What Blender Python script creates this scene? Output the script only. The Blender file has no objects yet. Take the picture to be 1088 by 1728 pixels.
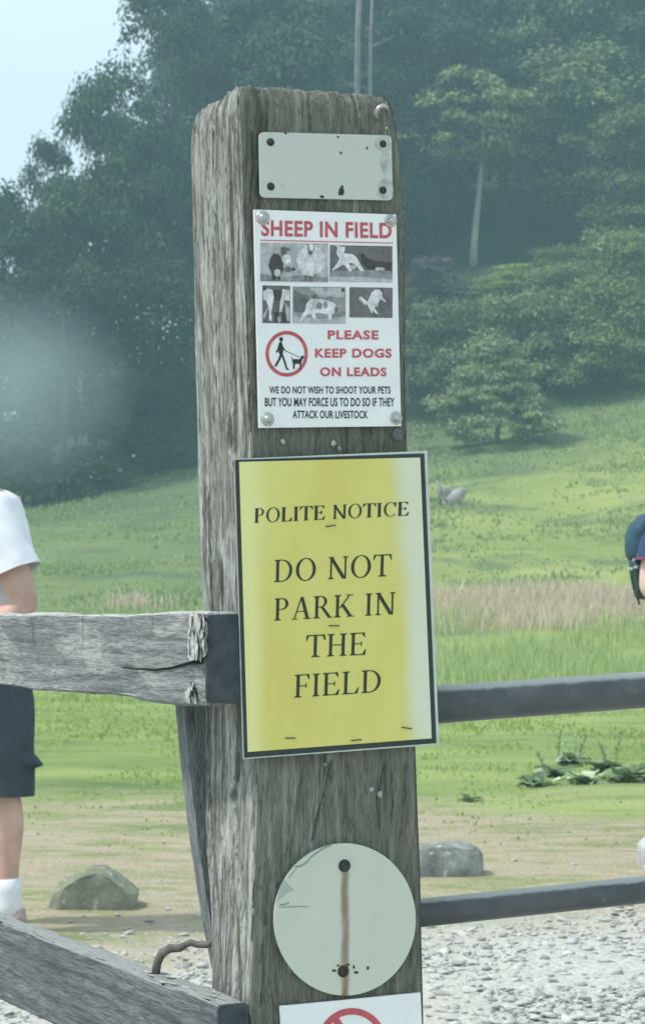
import bpy, bmesh, math, random
import numpy as np
from mathutils import Vector, Matrix, noise

R = math.radians
rng = np.random.default_rng(7)
random.seed(7)
sc = bpy.context.scene
COL = sc.collection

# ------------------------------------------------------------------ camera
F, CX, CY, HOR = 4000.0, 544.0, 864.0, 1035.0
PITCH = math.atan((HOR - CY) / F)
EYE = Vector((0, 0, 1.05))
cam_d = bpy.data.cameras.new('camera')
cam_d.sensor_fit = 'VERTICAL'
cam_d.sensor_height = 24.0
cam_d.lens = 24.0 * F / 1728.0
cam_d.clip_start, cam_d.clip_end = 0.05, 3000.0
cam_d.dof.use_dof = True
cam_d.dof.focus_distance = 2.42
cam_d.dof.aperture_fstop = 22
cam = bpy.data.objects.new('camera', cam_d)
COL.objects.link(cam)
cam.location = EYE
cam.rotation_euler = (R(90) + PITCH, 0, 0)
sc.camera = cam

# ------------------------------------------------------------------ sky, sun, exposure
SUN = Vector((-0.50, -0.10, 0.80)).normalized()      # towards the sun
sun_el = math.asin(SUN.z)
sun_az = math.atan2(SUN.x, SUN.y)
world = bpy.data.worlds.new('World')
sc.world = world
world.use_nodes = True
wn = world.node_tree.nodes
wl = world.node_tree.links
bg = wn['Background']
sky = wn.new('ShaderNodeTexSky')
sky.sky_type = 'NISHITA'
sky.sun_disc = False
sky.sun_elevation = sun_el
sky.sun_rotation = sun_az
sky.altitude = 0
sky.air_density = 1.0
sky.dust_density = 3.0
sky.ozone_density = 1.5
# thin bright cloud veil over the blue
wtc = wn.new('ShaderNodeTexCoord'); wmp = wn.new('ShaderNodeMapping'); wmp.inputs['Scale'].default_value = (1, 1, 2.5)
wl.new(wtc.outputs['Generated'], wmp.inputs['Vector'])
wnz = wn.new('ShaderNodeTexNoise'); wnz.inputs['Scale'].default_value = 2.2; wnz.inputs['Detail'].default_value = 5
wl.new(wmp.outputs['Vector'], wnz.inputs['Vector'])
wr = wn.new('ShaderNodeMapRange'); wr.inputs[1].default_value = 0.3; wr.inputs[2].default_value = 0.7
wr.inputs[3].default_value = 0.55; wr.inputs[4].default_value = 0.85
wl.new(wnz.outputs['Fac'], wr.inputs[0])
wm = wn.new('ShaderNodeMix'); wm.data_type = 'RGBA'
wl.new(wr.outputs[0], wm.inputs[0]); wl.new(sky.outputs['Color'], wm.inputs[6]); wm.inputs[7].default_value = (5.6, 6.4, 6.7, 1)
wl.new(wm.outputs[2], bg.inputs['Color'])
bg.inputs['Strength'].default_value = 0.14
sd = bpy.data.lights.new('sun', 'SUN')
sd.energy = 2.5
sd.angle = R(4)
sd.color = (1.0, 0.95, 0.87)
so = bpy.data.objects.new('sun', sd)
COL.objects.link(so)
so.rotation_euler = SUN.to_track_quat('Z', 'Y').to_euler()
so.location = (-10, 5, 30)
vs = sc.view_settings
vs.view_transform = 'Standard'
vs.look = 'None'
vs.exposure = 0.42
vs.gamma = 1.0
sc.cycles.use_denoising = True
sc.cycles.max_bounces = 6
sc.cycles.volume_bounces = 1
sc.cycles.transparent_max_bounces = 12


# ------------------------------------------------------------------ helpers: rays
def ray(px, py):
    u, v = (px - CX) / F, (CY - py) / F
    c, s = math.cos(PITCH), math.sin(PITCH)
    d = Vector((u, c - v * s, s + v * c))
    return d / d.y


def at(px, py, Y):
    return EYE + ray(px, py) * Y


def smooth(a, b, x):
    t = min(1.0, max(0.0, (x - a) / (b - a)))
    return t * t * (3 - 2 * t)


def H(x, Y):
    """height of the land"""
    h = 0.0
    if Y > 48:
        t = min(Y, 96) - 48
        s = min(0.25, max(0.125, 0.185 + 0.0035 * x))
        h += s * t * t / (t + 8)
        h += 0.25 * noise.noise((x * 0.13, Y * 0.09, 3)) * smooth(48, 60, Y)
        h += 0.22 * noise.noise((x * 0.33, Y * 0.28, 8)) * smooth(58, 66, Y)
    if Y > 94:
        k = 0.10 + 0.40 * smooth(-0.15, -0.03, x / Y)
        h += k * (min(Y, 165) - 94) * smooth(94, 104, Y)
    return h


def ground_at(px, py):
    d = ray(px, py)
    Y = 5.0
    while Y < 300:
        p = EYE + d * Y
        if p.z <= H(p.x, p.y):
            return p
        Y += 0.1 if Y < 30 else 0.4
    return EYE + d * 120


# ------------------------------------------------------------------ helpers: objects
def link(o, parent=None):
    COL.objects.link(o)
    if parent is not None:
        o.parent = parent
    return o


def tag(o, label=None, cat=None, group=None, kind=None):
    if label: o['label'] = label
    if cat: o['category'] = cat
    if group: o['group'] = group
    if kind: o['kind'] = kind
    return o


def empty(name, loc, rz=0.0):
    o = bpy.data.objects.new(name, None)
    o.empty_display_size = 0.1
    o.location = loc
    o.rotation_euler = (0, 0, rz)
    o['_m'] = 0
    del o['_m']
    return link(o)


def inv_of(o):
    if o is None:
        return Matrix.Identity(4)
    M = Matrix.LocRotScale(o.location, o.rotation_euler, o.scale)
    if o.parent is not None:
        M = (inv_of(o.parent).inverted()) @ M
    return M.inverted()


class MB:
    """collects faces in world space; build() links them as one mesh in the parent's space"""
    def __init__(s):
        s.v, s.f, s.mi = [], [], []

    def poly(s, pts, mi=0):
        b = len(s.v)
        s.v += [tuple(p) for p in pts]
        s.f.append(tuple(range(b, b + len(pts))))
        s.mi.append(mi)

    def grid(s, rows, mi=0, close=False, caps=False):
        b = len(s.v)
        n = len(rows[0])
        for r in rows:
            s.v += [tuple(p) for p in r]
        for i in range(len(rows) - 1):
            for j in range(n if close else n - 1):
                k = (j + 1) % n
                s.f.append((b + i * n + j, b + i * n + k, b + (i + 1) * n + k, b + (i + 1) * n + j))
                s.mi.append(mi)
        if caps:
            s.f.append(tuple(b + j for j in range(n))[::-1]); s.mi.append(mi)
            e = b + (len(rows) - 1) * n
            s.f.append(tuple(e + j for j in range(n))); s.mi.append(mi)

    def tube(s, pts, rad, seg=10, mi=0, caps=True):
        pts = [Vector(p) for p in pts]
        rows = []
        up = Vector((0.13, 0.21, 1)).normalized()
        for i, p in enumerate(pts):
            t = (pts[min(i + 1, len(pts) - 1)] - pts[max(i - 1, 0)])
            if t.length < 1e-9: t = Vector((0, 0, 1))
            t.normalize()
            a = t.cross(up)
            if a.length < 0.05: a = t.cross(Vector((1, 0, 0)))
            a.normalize(); c = a.cross(t)
            r = rad[i] if isinstance(rad, (list, tuple)) else rad
            if isinstance(r, (int, float)): r = (r, r)
            rows.append([p + a * (r[0] * math.cos(2 * math.pi * k / seg)) + c * (r[1] * math.sin(2 * math.pi * k / seg)) for k in range(seg)])
        s.grid(rows, mi, close=True, caps=caps)

    def box(s, c, ax, ay, az, mi=0):
        c, ax, ay, az = map(Vector, (c, ax, ay, az))
        q = [c + ax * i + ay * j + az * k for k in (-1, 1) for j in (-1, 1) for i in (-1, 1)]
        b = len(s.v)
        s.v += [tuple(p) for p in q]
        for f in ((0, 2, 3, 1), (4, 5, 7, 6), (0, 1, 5, 4), (2, 6, 7, 3), (0, 4, 6, 2), (1, 3, 7, 5)):
            s.f.append(tuple(b + i for i in f)); s.mi.append(mi)

    def build(s, name, mats, parent=None, smooth_shade=False, tri=True):
        me = bpy.data.meshes.new(name)
        M = inv_of(parent)
        me.from_pydata([tuple(M @ Vector(p)) for p in s.v], [], s.f)
        if not isinstance(mats, (list, tuple)): mats = [mats]
        for m in mats: me.materials.append(m)
        if len(mats) > 1:
            me.polygons.foreach_set('material_index', s.mi)
        bm = bmesh.new(); bm.from_mesh(me)
        if tri:
            big = [f for f in bm.faces if len(f.verts) > 4]
            if big: bmesh.ops.triangulate(bm, faces=big)
        bmesh.ops.recalc_face_normals(bm, faces=bm.faces[:])
        bm.to_mesh(me); bm.free()
        if smooth_shade:
            me.polygons.foreach_set('use_smooth', [True] * len(me.polygons))
        o = bpy.data.objects.new(name, me)
        return link(o, parent)


def np_mesh(name, V, Fq, mat, k=4, smooth_shade=False):
    """V (n,3), Fq (m,k) -> mesh datablock"""
    me = bpy.data.meshes.new(name)
    V = np.ascontiguousarray(V, np.float32); Fq = np.ascontiguousarray(Fq, np.int32)
    me.vertices.add(len(V)); me.vertices.foreach_set('co', V.ravel())
    me.loops.add(Fq.size); me.loops.foreach_set('vertex_index', Fq.ravel())
    me.polygons.add(len(Fq))
    me.polygons.foreach_set('loop_start', np.arange(0, Fq.size, k, dtype=np.int32))
    me.polygons.foreach_set('loop_total', np.full(len(Fq), k, np.int32))
    if smooth_shade: me.polygons.foreach_set('use_smooth', np.ones(len(Fq), bool))
    me.materials.append(mat)
    me.update(); me.validate()
    return me


# ------------------------------------------------------------------ helpers: materials
class NT:
    def __init__(s, name):
        s.m = bpy.data.materials.new(name); s.m.use_nodes = True
        s.t = s.m.node_tree; s.n = s.t.nodes; s.l = s.t.links
        s.p = s.n['Principled BSDF']; s.out = s.n['Material Output']
        s.tc = s.n.new('ShaderNodeTexCoord')

    def mapc(s, src='Object', scale=(1, 1, 1)):
        m = s.n.new('ShaderNodeMapping'); m.inputs['Scale'].default_value = scale
        s.l.new(s.tc.outputs[src], m.inputs['Vector'])
        return m.outputs['Vector']

    def noise(s, vec, scale=5, detail=4, rough=0.55, dist=0.0):
        n = s.n.new('ShaderNodeTexNoise')
        n.inputs['Scale'].default_value = scale; n.inputs['Detail'].default_value = detail
        n.inputs['Roughness'].default_value = rough; n.inputs['Distortion'].default_value = dist
        if vec is not None: s.l.new(vec, n.inputs['Vector'])
        return n.outputs['Fac']

    def voro(s, vec, scale, out='Distance', rand=1.0):
        n = s.n.new('ShaderNodeTexVoronoi'); n.inputs['Scale'].default_value = scale
        n.inputs['Randomness'].default_value = rand
        s.l.new(vec, n.inputs['Vector'])
        return n.outputs[out]

    def ramp(s, fac, stops):
        r = s.n.new('ShaderNodeValToRGB')
        e = r.color_ramp.elements
        while len(e) < len(stops): e.new(0.5)
        for x, (p, c) in zip(e, stops):
            x.position = p
            x.color = (c, c, c, 1) if isinstance(c, (int, float)) else (*c, 1)
        s.l.new(fac, r.inputs['Fac'])
        return r.outputs['Color']

    def mix(s, fac, a, b, mode='MIX'):
        m = s.n.new('ShaderNodeMix'); m.data_type = 'RGBA'; m.blend_type = mode
        for sock, v in ((m.inputs[0], fac), (m.inputs[6], a), (m.inputs[7], b)):
            if isinstance(v, (int, float)): sock.default_value = v
            elif isinstance(v, tuple): sock.default_value = (*v, 1)
            else: s.l.new(v, sock)
        return m.outputs[2]

    def math(s, op, a, b=None, c=None, clamp=False):
        m = s.n.new('ShaderNodeMath'); m.operation = op; m.use_clamp = clamp
        for i, v in enumerate((a, b, c)):
            if v is None: continue
            if isinstance(v, (int, float)): m.inputs[i].default_value = v
            else: s.l.new(v, m.inputs[i])
        return m.outputs[0]

    def rangev(s, v, a, b, c=0.0, d=1.0):
        m = s.n.new('ShaderNodeMapRange'); m.interpolation_type = 'SMOOTHSTEP'
        m.inputs[1].default_value = a; m.inputs[2].default_value = b
        m.inputs[3].default_value = c; m.inputs[4].default_value = d
        s.l.new(v, m.inputs[0])
        return m.outputs[0]

    def xyz(s, vec):
        n = s.n.new('ShaderNodeSeparateXYZ'); s.l.new(vec, n.inputs[0])
        return n.outputs

    def bump(s, h, strength=0.5, dist=0.01):
        b = s.n.new('ShaderNodeBump'); b.inputs['Strength'].default_value = strength
        b.inputs['Distance'].default_value = dist
        s.l.new(h, b.inputs['Height']); s.l.new(b.outputs['Normal'], s.p.inputs['Normal'])

    def color(s, c):
        if isinstance(c, tuple): s.p.inputs['Base Color'].default_value = (*c, 1)
        else: s.l.new(c, s.p.inputs['Base Color'])

    def fin(s, rough=0.8, metal=0.0, spec=0.3):
        s.p.inputs['Roughness'].default_value = rough
        s.p.inputs['Metallic'].default_value = metal
        s.p.inputs['Specular IOR Level'].default_value = spec
        return s.m


def plain(name, c, rough=0.6, metal=0.0, var=0.12, scale=40, spec=0.3, bump=0.0):
    t = NT(name)
    f = t.noise(t.mapc(), scale, 4)
    d = tuple(max(0, x * (1 - var)) for x in c); e = tuple(min(1, x * (1 + var)) for x in c)
    t.color(t.ramp(f, [(0.3, d), (0.7, e)]))
    if bump: t.bump(f, bump, 0.003)
    return t.fin(rough, metal, spec)


def mat_wood(name, dark, mid, light, green=0.0, freq=1.0, axis='z', front=None, top=None, vein_amt=0.75, pale=0.0):
    """grain runs along local axis; front = (dark, mid, light) used where the object-space normal is -y"""
    t = NT(name)
    sc_ = {'z': (1, 1, 0.045), 'x': (0.045, 1, 1), 'y': (1, 0.045, 1)}[axis]
    v = t.mapc('Object', sc_)
    g1 = t.noise(v, 95 * freq, 6, 0.68, 0.5)
    sc3 = {'z': (1, 1, 0.11), 'x': (0.11, 1, 1), 'y': (1, 0.11, 1)}[axis]
    g2 = t.noise(t.mapc('Object', sc3), 230 * freq, 4, 0.7, 1.2)
    sc2 = {'z': (1, 1, 0.3), 'x': (0.3, 1, 1), 'y': (1, 0.3, 1)}[axis]
    blot = t.noise(t.mapc('Object', sc2), 14, 4, 0.6)
    g = t.math('ADD', t.math('MULTIPLY', g1, 0.55), t.math('MULTIPLY', g2, 0.45))
    base = t.ramp(g, [(0.38, dark), (0.47, mid), (0.56, light), (0.66, tuple(min(1, c * 1.3) for c in light))])
    def vein(nz_, w_, lv=0.5):
        return t.rangev(t.math('ABSOLUTE', t.math('SUBTRACT', nz_, lv)), w_, w_ * 0.25, 0, 1)
    sc4 = {'z': (1, 1, 0.10), 'x': (0.10, 1, 1), 'y': (1, 0.10, 1)}[axis]
    n_a = t.noise(t.mapc('Object', sc4), 42 * freq, 3, 0.5, 0.9)
    n_b = t.noise(t.mapc('Object', sc4), 58 * freq, 3, 0.6, 1.3)
    vl, vd = vein(n_a, 0.022), vein(n_b, 0.020, 0.47)
    brk = t.rangev(t.noise(t.mapc('Object', sc2), 26, 4), 0.40, 0.62, 0.15, 1)
    base = t.mix(t.math('MULTIPLY', t.math('MULTIPLY', vl, brk), vein_amt), base, tuple(min(.8, c * 1.45) for c in light))
    base = t.mix(t.math('MULTIPLY', vd, vein_amt), base, tuple(c * .6 for c in dark))
    base = t.mix(t.rangev(blot, 0.35, 0.7, 0.0, 0.45), base, tuple(c * 0.62 for c in mid))
    if pale:
        pm = t.math('MULTIPLY', t.rangev(t.noise(t.mapc('Object', sc2), 17, 6, 0.7, 0.8), 0.50, 0.60), t.rangev(g, 0.36, 0.52))
        base = t.mix(t.math('MULTIPLY', pm, pale), base, (0.54, 0.56, 0.53))
        dm = t.rangev(t.noise(t.mapc('Object', (1, 1, .22)), 23, 5, 0.7, 0.5), 0.57, 0.68, 0, 0.7)
        base = t.mix(dm, base, (0.085, 0.085, 0.07))
    if front:
        fb = t.ramp(t.noise(t.mapc('Object', (1, 1, 0.07)), 48, 5, 0.6, 0.7),
                    [(0.36, front[0]), (0.46, front[1]), (0.58, front[1]), (0.70, front[2])])
        fine = t.noise(t.mapc('Object', (1, 1, 0.2)), 160, 3)
        fb = t.mix(t.rangev(fine, 0.4, 0.75, 0, 0.35), fb, front[2])
        fb = t.mix(t.rangev(t.noise(t.mapc('Object', (1, 1, 0.5)), 9, 3), 0.45, 0.7, 0, 0.55), fb, (0.13, 0.145, 0.095))
        fb = t.mix(t.rangev(t.noise(t.mapc('Object', (1, 1, 0.6)), 30, 5, 0.7), 0.62, 0.70, 0, 0.6), fb, (0.36, 0.39, 0.35))
        fb = t.mix(t.math('MULTIPLY', t.math('MULTIPLY', vl, brk), 0.5), fb, (0.36, 0.39, 0.35))
        fb = t.mix(t.math('MULTIPLY', vd, 0.45), fb, (0.05, 0.056, 0.045))
        ny = t.xyz(t.tc.outputs['Normal'])[1]
        mask = t.rangev(ny, -0.35, -0.85, 0, 1)
        base = t.mix(mask, base, fb)
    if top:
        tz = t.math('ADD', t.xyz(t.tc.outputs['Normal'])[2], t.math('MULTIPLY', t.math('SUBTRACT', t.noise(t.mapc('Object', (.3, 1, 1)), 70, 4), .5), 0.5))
        base = t.mix(t.rangev(tz, 0.35, 0.8, 0, 0.8), base, top)  # top-lit look of the upper face painted into the colour
    if green:
        gm = t.rangev(t.noise(t.mapc(), 22, 4), 0.5, 0.75, 0, green)
        base = t.mix(gm, base, (0.10, 0.13, 0.06))
    t.color(base)
    fib = t.noise(t.mapc('Object', sc3), 420 * freq, 2, 0.6, 0.8)
    base = t.mix(t.rangev(fib, 0.56, 0.66, 0, 0.55), base, dark)
    t.color(base)
    t.bump(t.math('ADD', g, t.math('MULTIPLY', fib, -0.4)), 0.9, 0.007)
    return t.fin(0.9, 0, 0.15)


M = {}
M['post'] = mat_wood('weathered_oak', (0.065, 0.067, 0.06), (0.225, 0.232, 0.212), (0.45, 0.46, 0.425), 0.25, pale=0.75,
                     front=((0.075, 0.08, 0.06), (0.165, 0.175, 0.14), (0.33, 0.34, 0.29)))
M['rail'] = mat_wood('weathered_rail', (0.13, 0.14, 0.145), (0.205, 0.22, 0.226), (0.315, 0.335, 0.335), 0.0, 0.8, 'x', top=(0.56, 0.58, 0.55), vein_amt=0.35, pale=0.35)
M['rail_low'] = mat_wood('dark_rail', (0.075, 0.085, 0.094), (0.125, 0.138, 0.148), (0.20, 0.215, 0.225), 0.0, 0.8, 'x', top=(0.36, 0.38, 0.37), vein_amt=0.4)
M['rail_end'] = plain('dark_end_grain', (0.06, 0.072, 0.08), 0.9, 0, 0.3, 60, 0.1)
M['splinter'] = plain('splintered_wood', (0.40, 0.41, 0.385), 0.9, 0, 0.5, 160, 0.1, 0.5)
M['greycrack'] = plain('grey_crack', (0.25, 0.275, 0.235), .8)
M['crack'] = plain('crack_shadow', (0.02, 0.022, 0.022), 1.0, 0, 0.1, 40, 0.0)
M['steel'] = plain('galvanised_screw', (0.45, 0.46, 0.44), 0.4, 0.8, 0.25, 300, 0.5)
M['rust'] = plain('rusty_nail', (0.06, 0.045, 0.032), 0.85, 0.1, 0.4, 300, 0.2, 0.4)
M['darkhead'] = plain('dark_rivet', (0.05, 0.055, 0.05), 0.8, 0.1, 0.4, 300, 0.2, 0.4)
def mat_gate():
    t = NT('painted_tube')
    f = t.noise(t.mapc(), 30, 4)
    c = t.ramp(f, [(0.3, (0.055, 0.064, 0.07)), (0.7, (0.085, 0.095, 0.10))])
    c = t.mix(t.rangev(t.noise(t.mapc('Object', (.5, 1, 1)), 70, 5, .7), 0.60, 0.68, 0, 0.6), c, (0.17, 0.15, 0.13))
    c = t.mix(t.rangev(t.noise(t.mapc('Object', (.25, 1, 1)), 26, 4, .6), 0.52, 0.7, 0, 0.5), c, (0.13, 0.145, 0.15))
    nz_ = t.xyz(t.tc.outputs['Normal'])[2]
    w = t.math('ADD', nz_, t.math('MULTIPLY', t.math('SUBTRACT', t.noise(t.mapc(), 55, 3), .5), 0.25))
    c = t.mix(t.rangev(w, 0.60, 0.84, 0, 0.85), c, (0.42, 0.45, 0.42))  # bright highlight along the tube tops painted in by upward normal
    t.color(c)
    return t.fin(0.45, 0.0, 0.5)


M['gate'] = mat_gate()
M['white'] = plain('white_sheet', (0.78, 0.80, 0.79), 0.45, 0, 0.03, 30, 0.4)
M['red'] = plain('red_print', (0.50, 0.10, 0.12), 0.55, 0, 0.2, 200, 0.3)
M['faded_red'] = plain('pink_print', (0.62, 0.40, 0.42), 0.55, 0, 0.1, 200, 0.3)
M['black'] = plain('black_print', (0.03, 0.035, 0.035), 0.55, 0, 0.1, 100, 0.3)
M['ink'] = plain('serif_ink', (0.035, 0.042, 0.03), 0.55, 0, 0.1, 100, 0.3)
for i, g in enumerate((0.06, 0.14, 0.26, 0.42, 0.62)):
    M['g%d' % i] = plain('grey_print_%s' % 'abcde'[i], (g * 0.98, g, g * 1.0), 0.5, 0, 0.3, 130, 0.3)
M['border'] = plain('black_border', (0.035, 0.045, 0.04), 0.5, 0, 0.15, 60, 0.3)
M['pouch'] = plain('laminate_edge', (0.50, 0.58, 0.54), 0.3, 0, 0.1, 60, 0.5)
M['skin'] = plain('skin', (0.54, 0.35, 0.28), 0.6, 0, 0.22, 9, 0.35, 0.15)
M['skin_pale'] = plain('pale_skin', (0.68, 0.50, 0.43), 0.55, 0, 0.05, 30, 0.4)
M['tshirt'] = plain('white_cotton', (0.74, 0.76, 0.80), 0.9, 0, 0.04, 20, 0.1)
M['shorts'] = plain('dark_shorts', (0.055, 0.068, 0.08), 0.85, 0, 0.15, 25, 0.1)
M['sock'] = plain('white_sock', (0.75, 0.77, 0.80), 0.95, 0, 0.06, 150, 0.1, 0.3)
M['shoe'] = plain('trainer', (0.42, 0.30, 0.30), 0.6, 0, 0.2, 60, 0.3)
M['hair'] = plain('brown_hair', (0.06, 0.04, 0.03), 0.7, 0, 0.3, 120, 0.3)
M['navy'] = plain('navy_tshirt', (0.05, 0.075, 0.13), 0.9, 0, 0.15, 20, 0.1)
M['trim'] = plain('maroon_trim', (0.20, 0.06, 0.12), 0.9, 0, 0.1, 20, 0.1)
M['bag'] = plain('teal_nylon', (0.025, 0.07, 0.11), 0.6, 0, 0.2, 25, 0.3)
M['bag_dark'] = plain('dark_nylon', (0.02, 0.05, 0.05), 0.6, 0, 0.2, 25, 0.3)
M['bark'] = plain('bark', (0.10, 0.09, 0.075), 0.95, 0, 0.35, 6, 0.1, 0.4)
M['pale_bark'] = plain('pale_bark', (0.40, 0.385, 0.34), 0.9, 0, 0.2, 3, 0.1, 0.4)
M['stick'] = plain('stick_bark', (0.15, 0.145, 0.13), 0.9, 0, 0.3, 90, 0.1, 0.6)
M['stump'] = plain('grey_deadwood', (0.40, 0.38, 0.38), 0.9, 0, 0.35, 3, 0.1, 0.5)


def mat_leaf(name, a, b, c, trans=0.3, scale=0.35):
    t = NT(name)
    g = t.n.new('ShaderNodeNewGeometry')
    f = t.math('ADD', t.math('MULTIPLY', g.outputs['Random Per Island'], 0.5), t.math('MULTIPLY', t.noise(t.mapc(), scale, 3), 0.5))
    col = t.ramp(f, [(0.25, a), (0.5, b), (0.75, c)])
    oi = t.n.new('ShaderNodeObjectInfo')
    hs = t.n.new('ShaderNodeHueSaturation')
    t.l.new(t.rangev(oi.outputs['Random'], 0, 1, 0.75, 1.5), hs.inputs['Value'])
    t.l.new(t.rangev(oi.outputs['Random'], 0, 1, 0.515, 0.49), hs.inputs['Hue'])
    t.l.new(col, hs.inputs['Color']); col = hs.outputs['Color']
    t.color(col)
    t.fin(0.65, 0, 0.25)
    tr = t.n.new('ShaderNodeBsdfTranslucent'); t.l.new(col, tr.inputs['Color'])
    mx = t.n.new('ShaderNodeMixShader'); mx.inputs[0].default_value = trans
    t.l.new(t.p.outputs[0], mx.inputs[1]); t.l.new(tr.outputs[0], mx.inputs[2])
    t.l.new(mx.outputs[0], t.out.inputs['Surface'])
    return t.m


M['leaf_dark'] = mat_leaf('dark_leaf', (0.014, 0.032, 0.018), (0.034, 0.068, 0.032), (0.085, 0.135, 0.06))
M['leaf_mid'] = mat_leaf('mid_leaf', (0.05, 0.085, 0.035), (0.125, 0.18, 0.065), (0.28, 0.34, 0.13))
M['leaf_light'] = mat_leaf('light_leaf', (0.13, 0.185, 0.065), (0.26, 0.33, 0.115), (0.43, 0.49, 0.20))
M['leaf_haw'] = mat_leaf('hawthorn_leaf', (0.08, 0.115, 0.055), (0.17, 0.215, 0.105), (0.33, 0.37, 0.20))
M['leaf_scrub'] = mat_leaf('scrub_leaf', (0.075, 0.115, 0.05), (0.17, 0.225, 0.09), (0.31, 0.365, 0.16))
M['leaf_yew'] = mat_leaf('yew_leaf', (0.006, 0.013, 0.011), (0.011, 0.023, 0.017), (0.02, 0.036, 0.024), 0.1)  # near-black leaf colour imitating shaded gaps in the wood
M['leaf_pink'] = mat_leaf('dusky_leaf', (0.08, 0.06, 0.07), (0.16, 0.13, 0.13), (0.28, 0.24, 0.24))
M['blossom'] = mat_leaf('blossom', (0.5, 0.52, 0.45), (0.6, 0.62, 0.55), (0.7, 0.7, 0.65), 0.2)
M['dock'] = mat_leaf('dock_leaf', (0.13, 0.205, 0.10), (0.30, 0.40, 0.22), (0.68, 0.75, 0.60), 0.35, 16)
M['grass'] = mat_leaf('grass_blade', (0.21, 0.30, 0.09), (0.31, 0.40, 0.12), (0.42, 0.49, 0.17), 0.6, 0.5)
M['tall_grass'] = mat_leaf('tall_grass_blade', (0.20, 0.28, 0.11), (0.31, 0.40, 0.16), (0.44, 0.50, 0.24), 0.5, 0.3)
M['dry_grass'] = mat_leaf('dry_grass_blade', (0.66, 0.52, 0.38), (0.80, 0.67, 0.51), (0.88, 0.78, 0.63), 0.5, 0.5)


def mat_ground():
    t = NT('ground')
    geo = t.n.new('ShaderNodeNewGeometry')
    pos = geo.outputs['Position']
    x, y, z = t.xyz(pos)

    def nz(scale, detail=4, sc=(1, 1, 1), rough=0.55):
        m = t.n.new('ShaderNodeMapping'); m.inputs['Scale'].default_value = sc
        t.l.new(pos, m.inputs['Vector'])
        return t.noise(m.outputs['Vector'], scale, detail, rough)
    # gravel
    m = t.n.new('ShaderNodeMapping'); t.l.new(pos, m.inputs['Vector'])
    cell = t.voro(m.outputs['Vector'], 42, 'Color')
    cd = t.voro(m.outputs['Vector'], 42, 'Distance')
    gcol = t.mix(t.ramp(cell, [(0, 0.0), (1, 1.0)]), (0.40, 0.41, 0.375), (0.54, 0.55, 0.51))
    gcol = t.mix(t.rangev(nz(2.2, 4), 0.4, 0.7, 0, 0.5), gcol, (0.46, 0.44, 0.38))
    # bare earth with thin dry grass
    ecol = t.ramp(nz(1.5, 7, (0.6, 1.0, 1), 0.62), [(0.34, (0.18, 0.23, 0.10)), (0.43, (0.30, 0.295, 0.18)), (0.52, (0.39, 0.335, 0.25)), (0.60, (0.28, 0.29, 0.155)), (0.7, (0.19, 0.24, 0.10))])
    ecol = t.mix(t.rangev(nz(9, 6, (.6, 1, 1), .65), 0.5, 0.66, 0, 0.6), ecol, (0.45, 0.395, 0.315))
    ecol = t.mix(t.rangev(nz(5, 6, (.5, 1, 1), .7), 0.54, 0.66, 0, 0.65), ecol, (0.17, 0.22, 0.10))
    ecol = t.mix(t.rangev(nz(22, 4), 0.62, 0.70, 0, 0.5), ecol, (0.20, 0.18, 0.12))
    # green field
    fcol = t.ramp(nz(0.6, 7, (0.45, 1, 1), 0.62), [(0.3, (0.12, 0.18, 0.07)), (0.45, (0.20, 0.275, 0.095)), (0.6, (0.27, 0.34, 0.12)), (0.75, (0.33, 0.39, 0.16))])
    fcol = t.mix(t.rangev(nz(2.5, 6, (0.5, 1, 1)), 0.5, 0.72, 0, 0.6), fcol, (0.11, 0.18, 0.06))
    # hill pasture
    hcol = t.ramp(nz(0.14, 7, (1, 0.8, 1), 0.65), [(0.32, (0.11, 0.155, 0.065)), (0.43, (0.21, 0.265, 0.085)), (0.6, (0.30, 0.345, 0.11)), (0.75, (0.37, 0.345, 0.17))])
    hcol = t.mix(t.rangev(nz(0.55, 6, (0.55, 1, 1)), 0.5, 0.66, 0, 0.7), hcol, (0.09, 0.14, 0.075))
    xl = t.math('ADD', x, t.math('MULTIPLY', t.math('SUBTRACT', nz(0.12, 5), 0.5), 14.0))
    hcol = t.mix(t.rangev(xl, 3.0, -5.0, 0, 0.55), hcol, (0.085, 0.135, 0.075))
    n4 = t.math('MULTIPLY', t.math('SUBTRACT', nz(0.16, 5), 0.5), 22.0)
    hcol = t.mix(t.rangev(t.math('ADD', y, n4), 80, 90, 0, 0.6), hcol, (0.075, 0.12, 0.065))  # shade below the scrub darkened into the upper pasture colour
    wood = t.ramp(nz(0.4, 4), [(0.3, (0.02, 0.035, 0.018)), (0.7, (0.05, 0.07, 0.03))])
    n1 = t.math('MULTIPLY', t.math('SUBTRACT', nz(1.3, 5), 0.5), 4.5)
    yy = t.math('ADD', t.math('ADD', y, t.math('MULTIPLY', n1, 0.5)), t.math('MULTIPLY', x, -0.65))
    n2 = t.math('MULTIPLY', t.math('SUBTRACT', nz(0.45, 5), 0.5), 11.0)
    y2 = t.math('ADD', y, n2)
    c = t.mix(t.rangev(yy, 7.0, 8.3), gcol, ecol)
    c = t.mix(t.rangev(y2, 11.5, 15.0), c, fcol)
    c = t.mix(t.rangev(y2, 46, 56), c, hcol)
    n3 = t.math('MULTIPLY', t.math('SUBTRACT', nz(0.2, 4), 0.5), 10.0)
    c = t.mix(t.rangev(t.math('ADD', y, n3), 95, 101), c, wood)
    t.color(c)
    hh = t.math('ADD', t.math('MULTIPLY', cd, -0.6), nz(30, 5))
    t.bump(hh, 0.7, 0.02)
    return t.fin(0.95, 0, 0.1)


M['ground'] = mat_ground()


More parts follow.
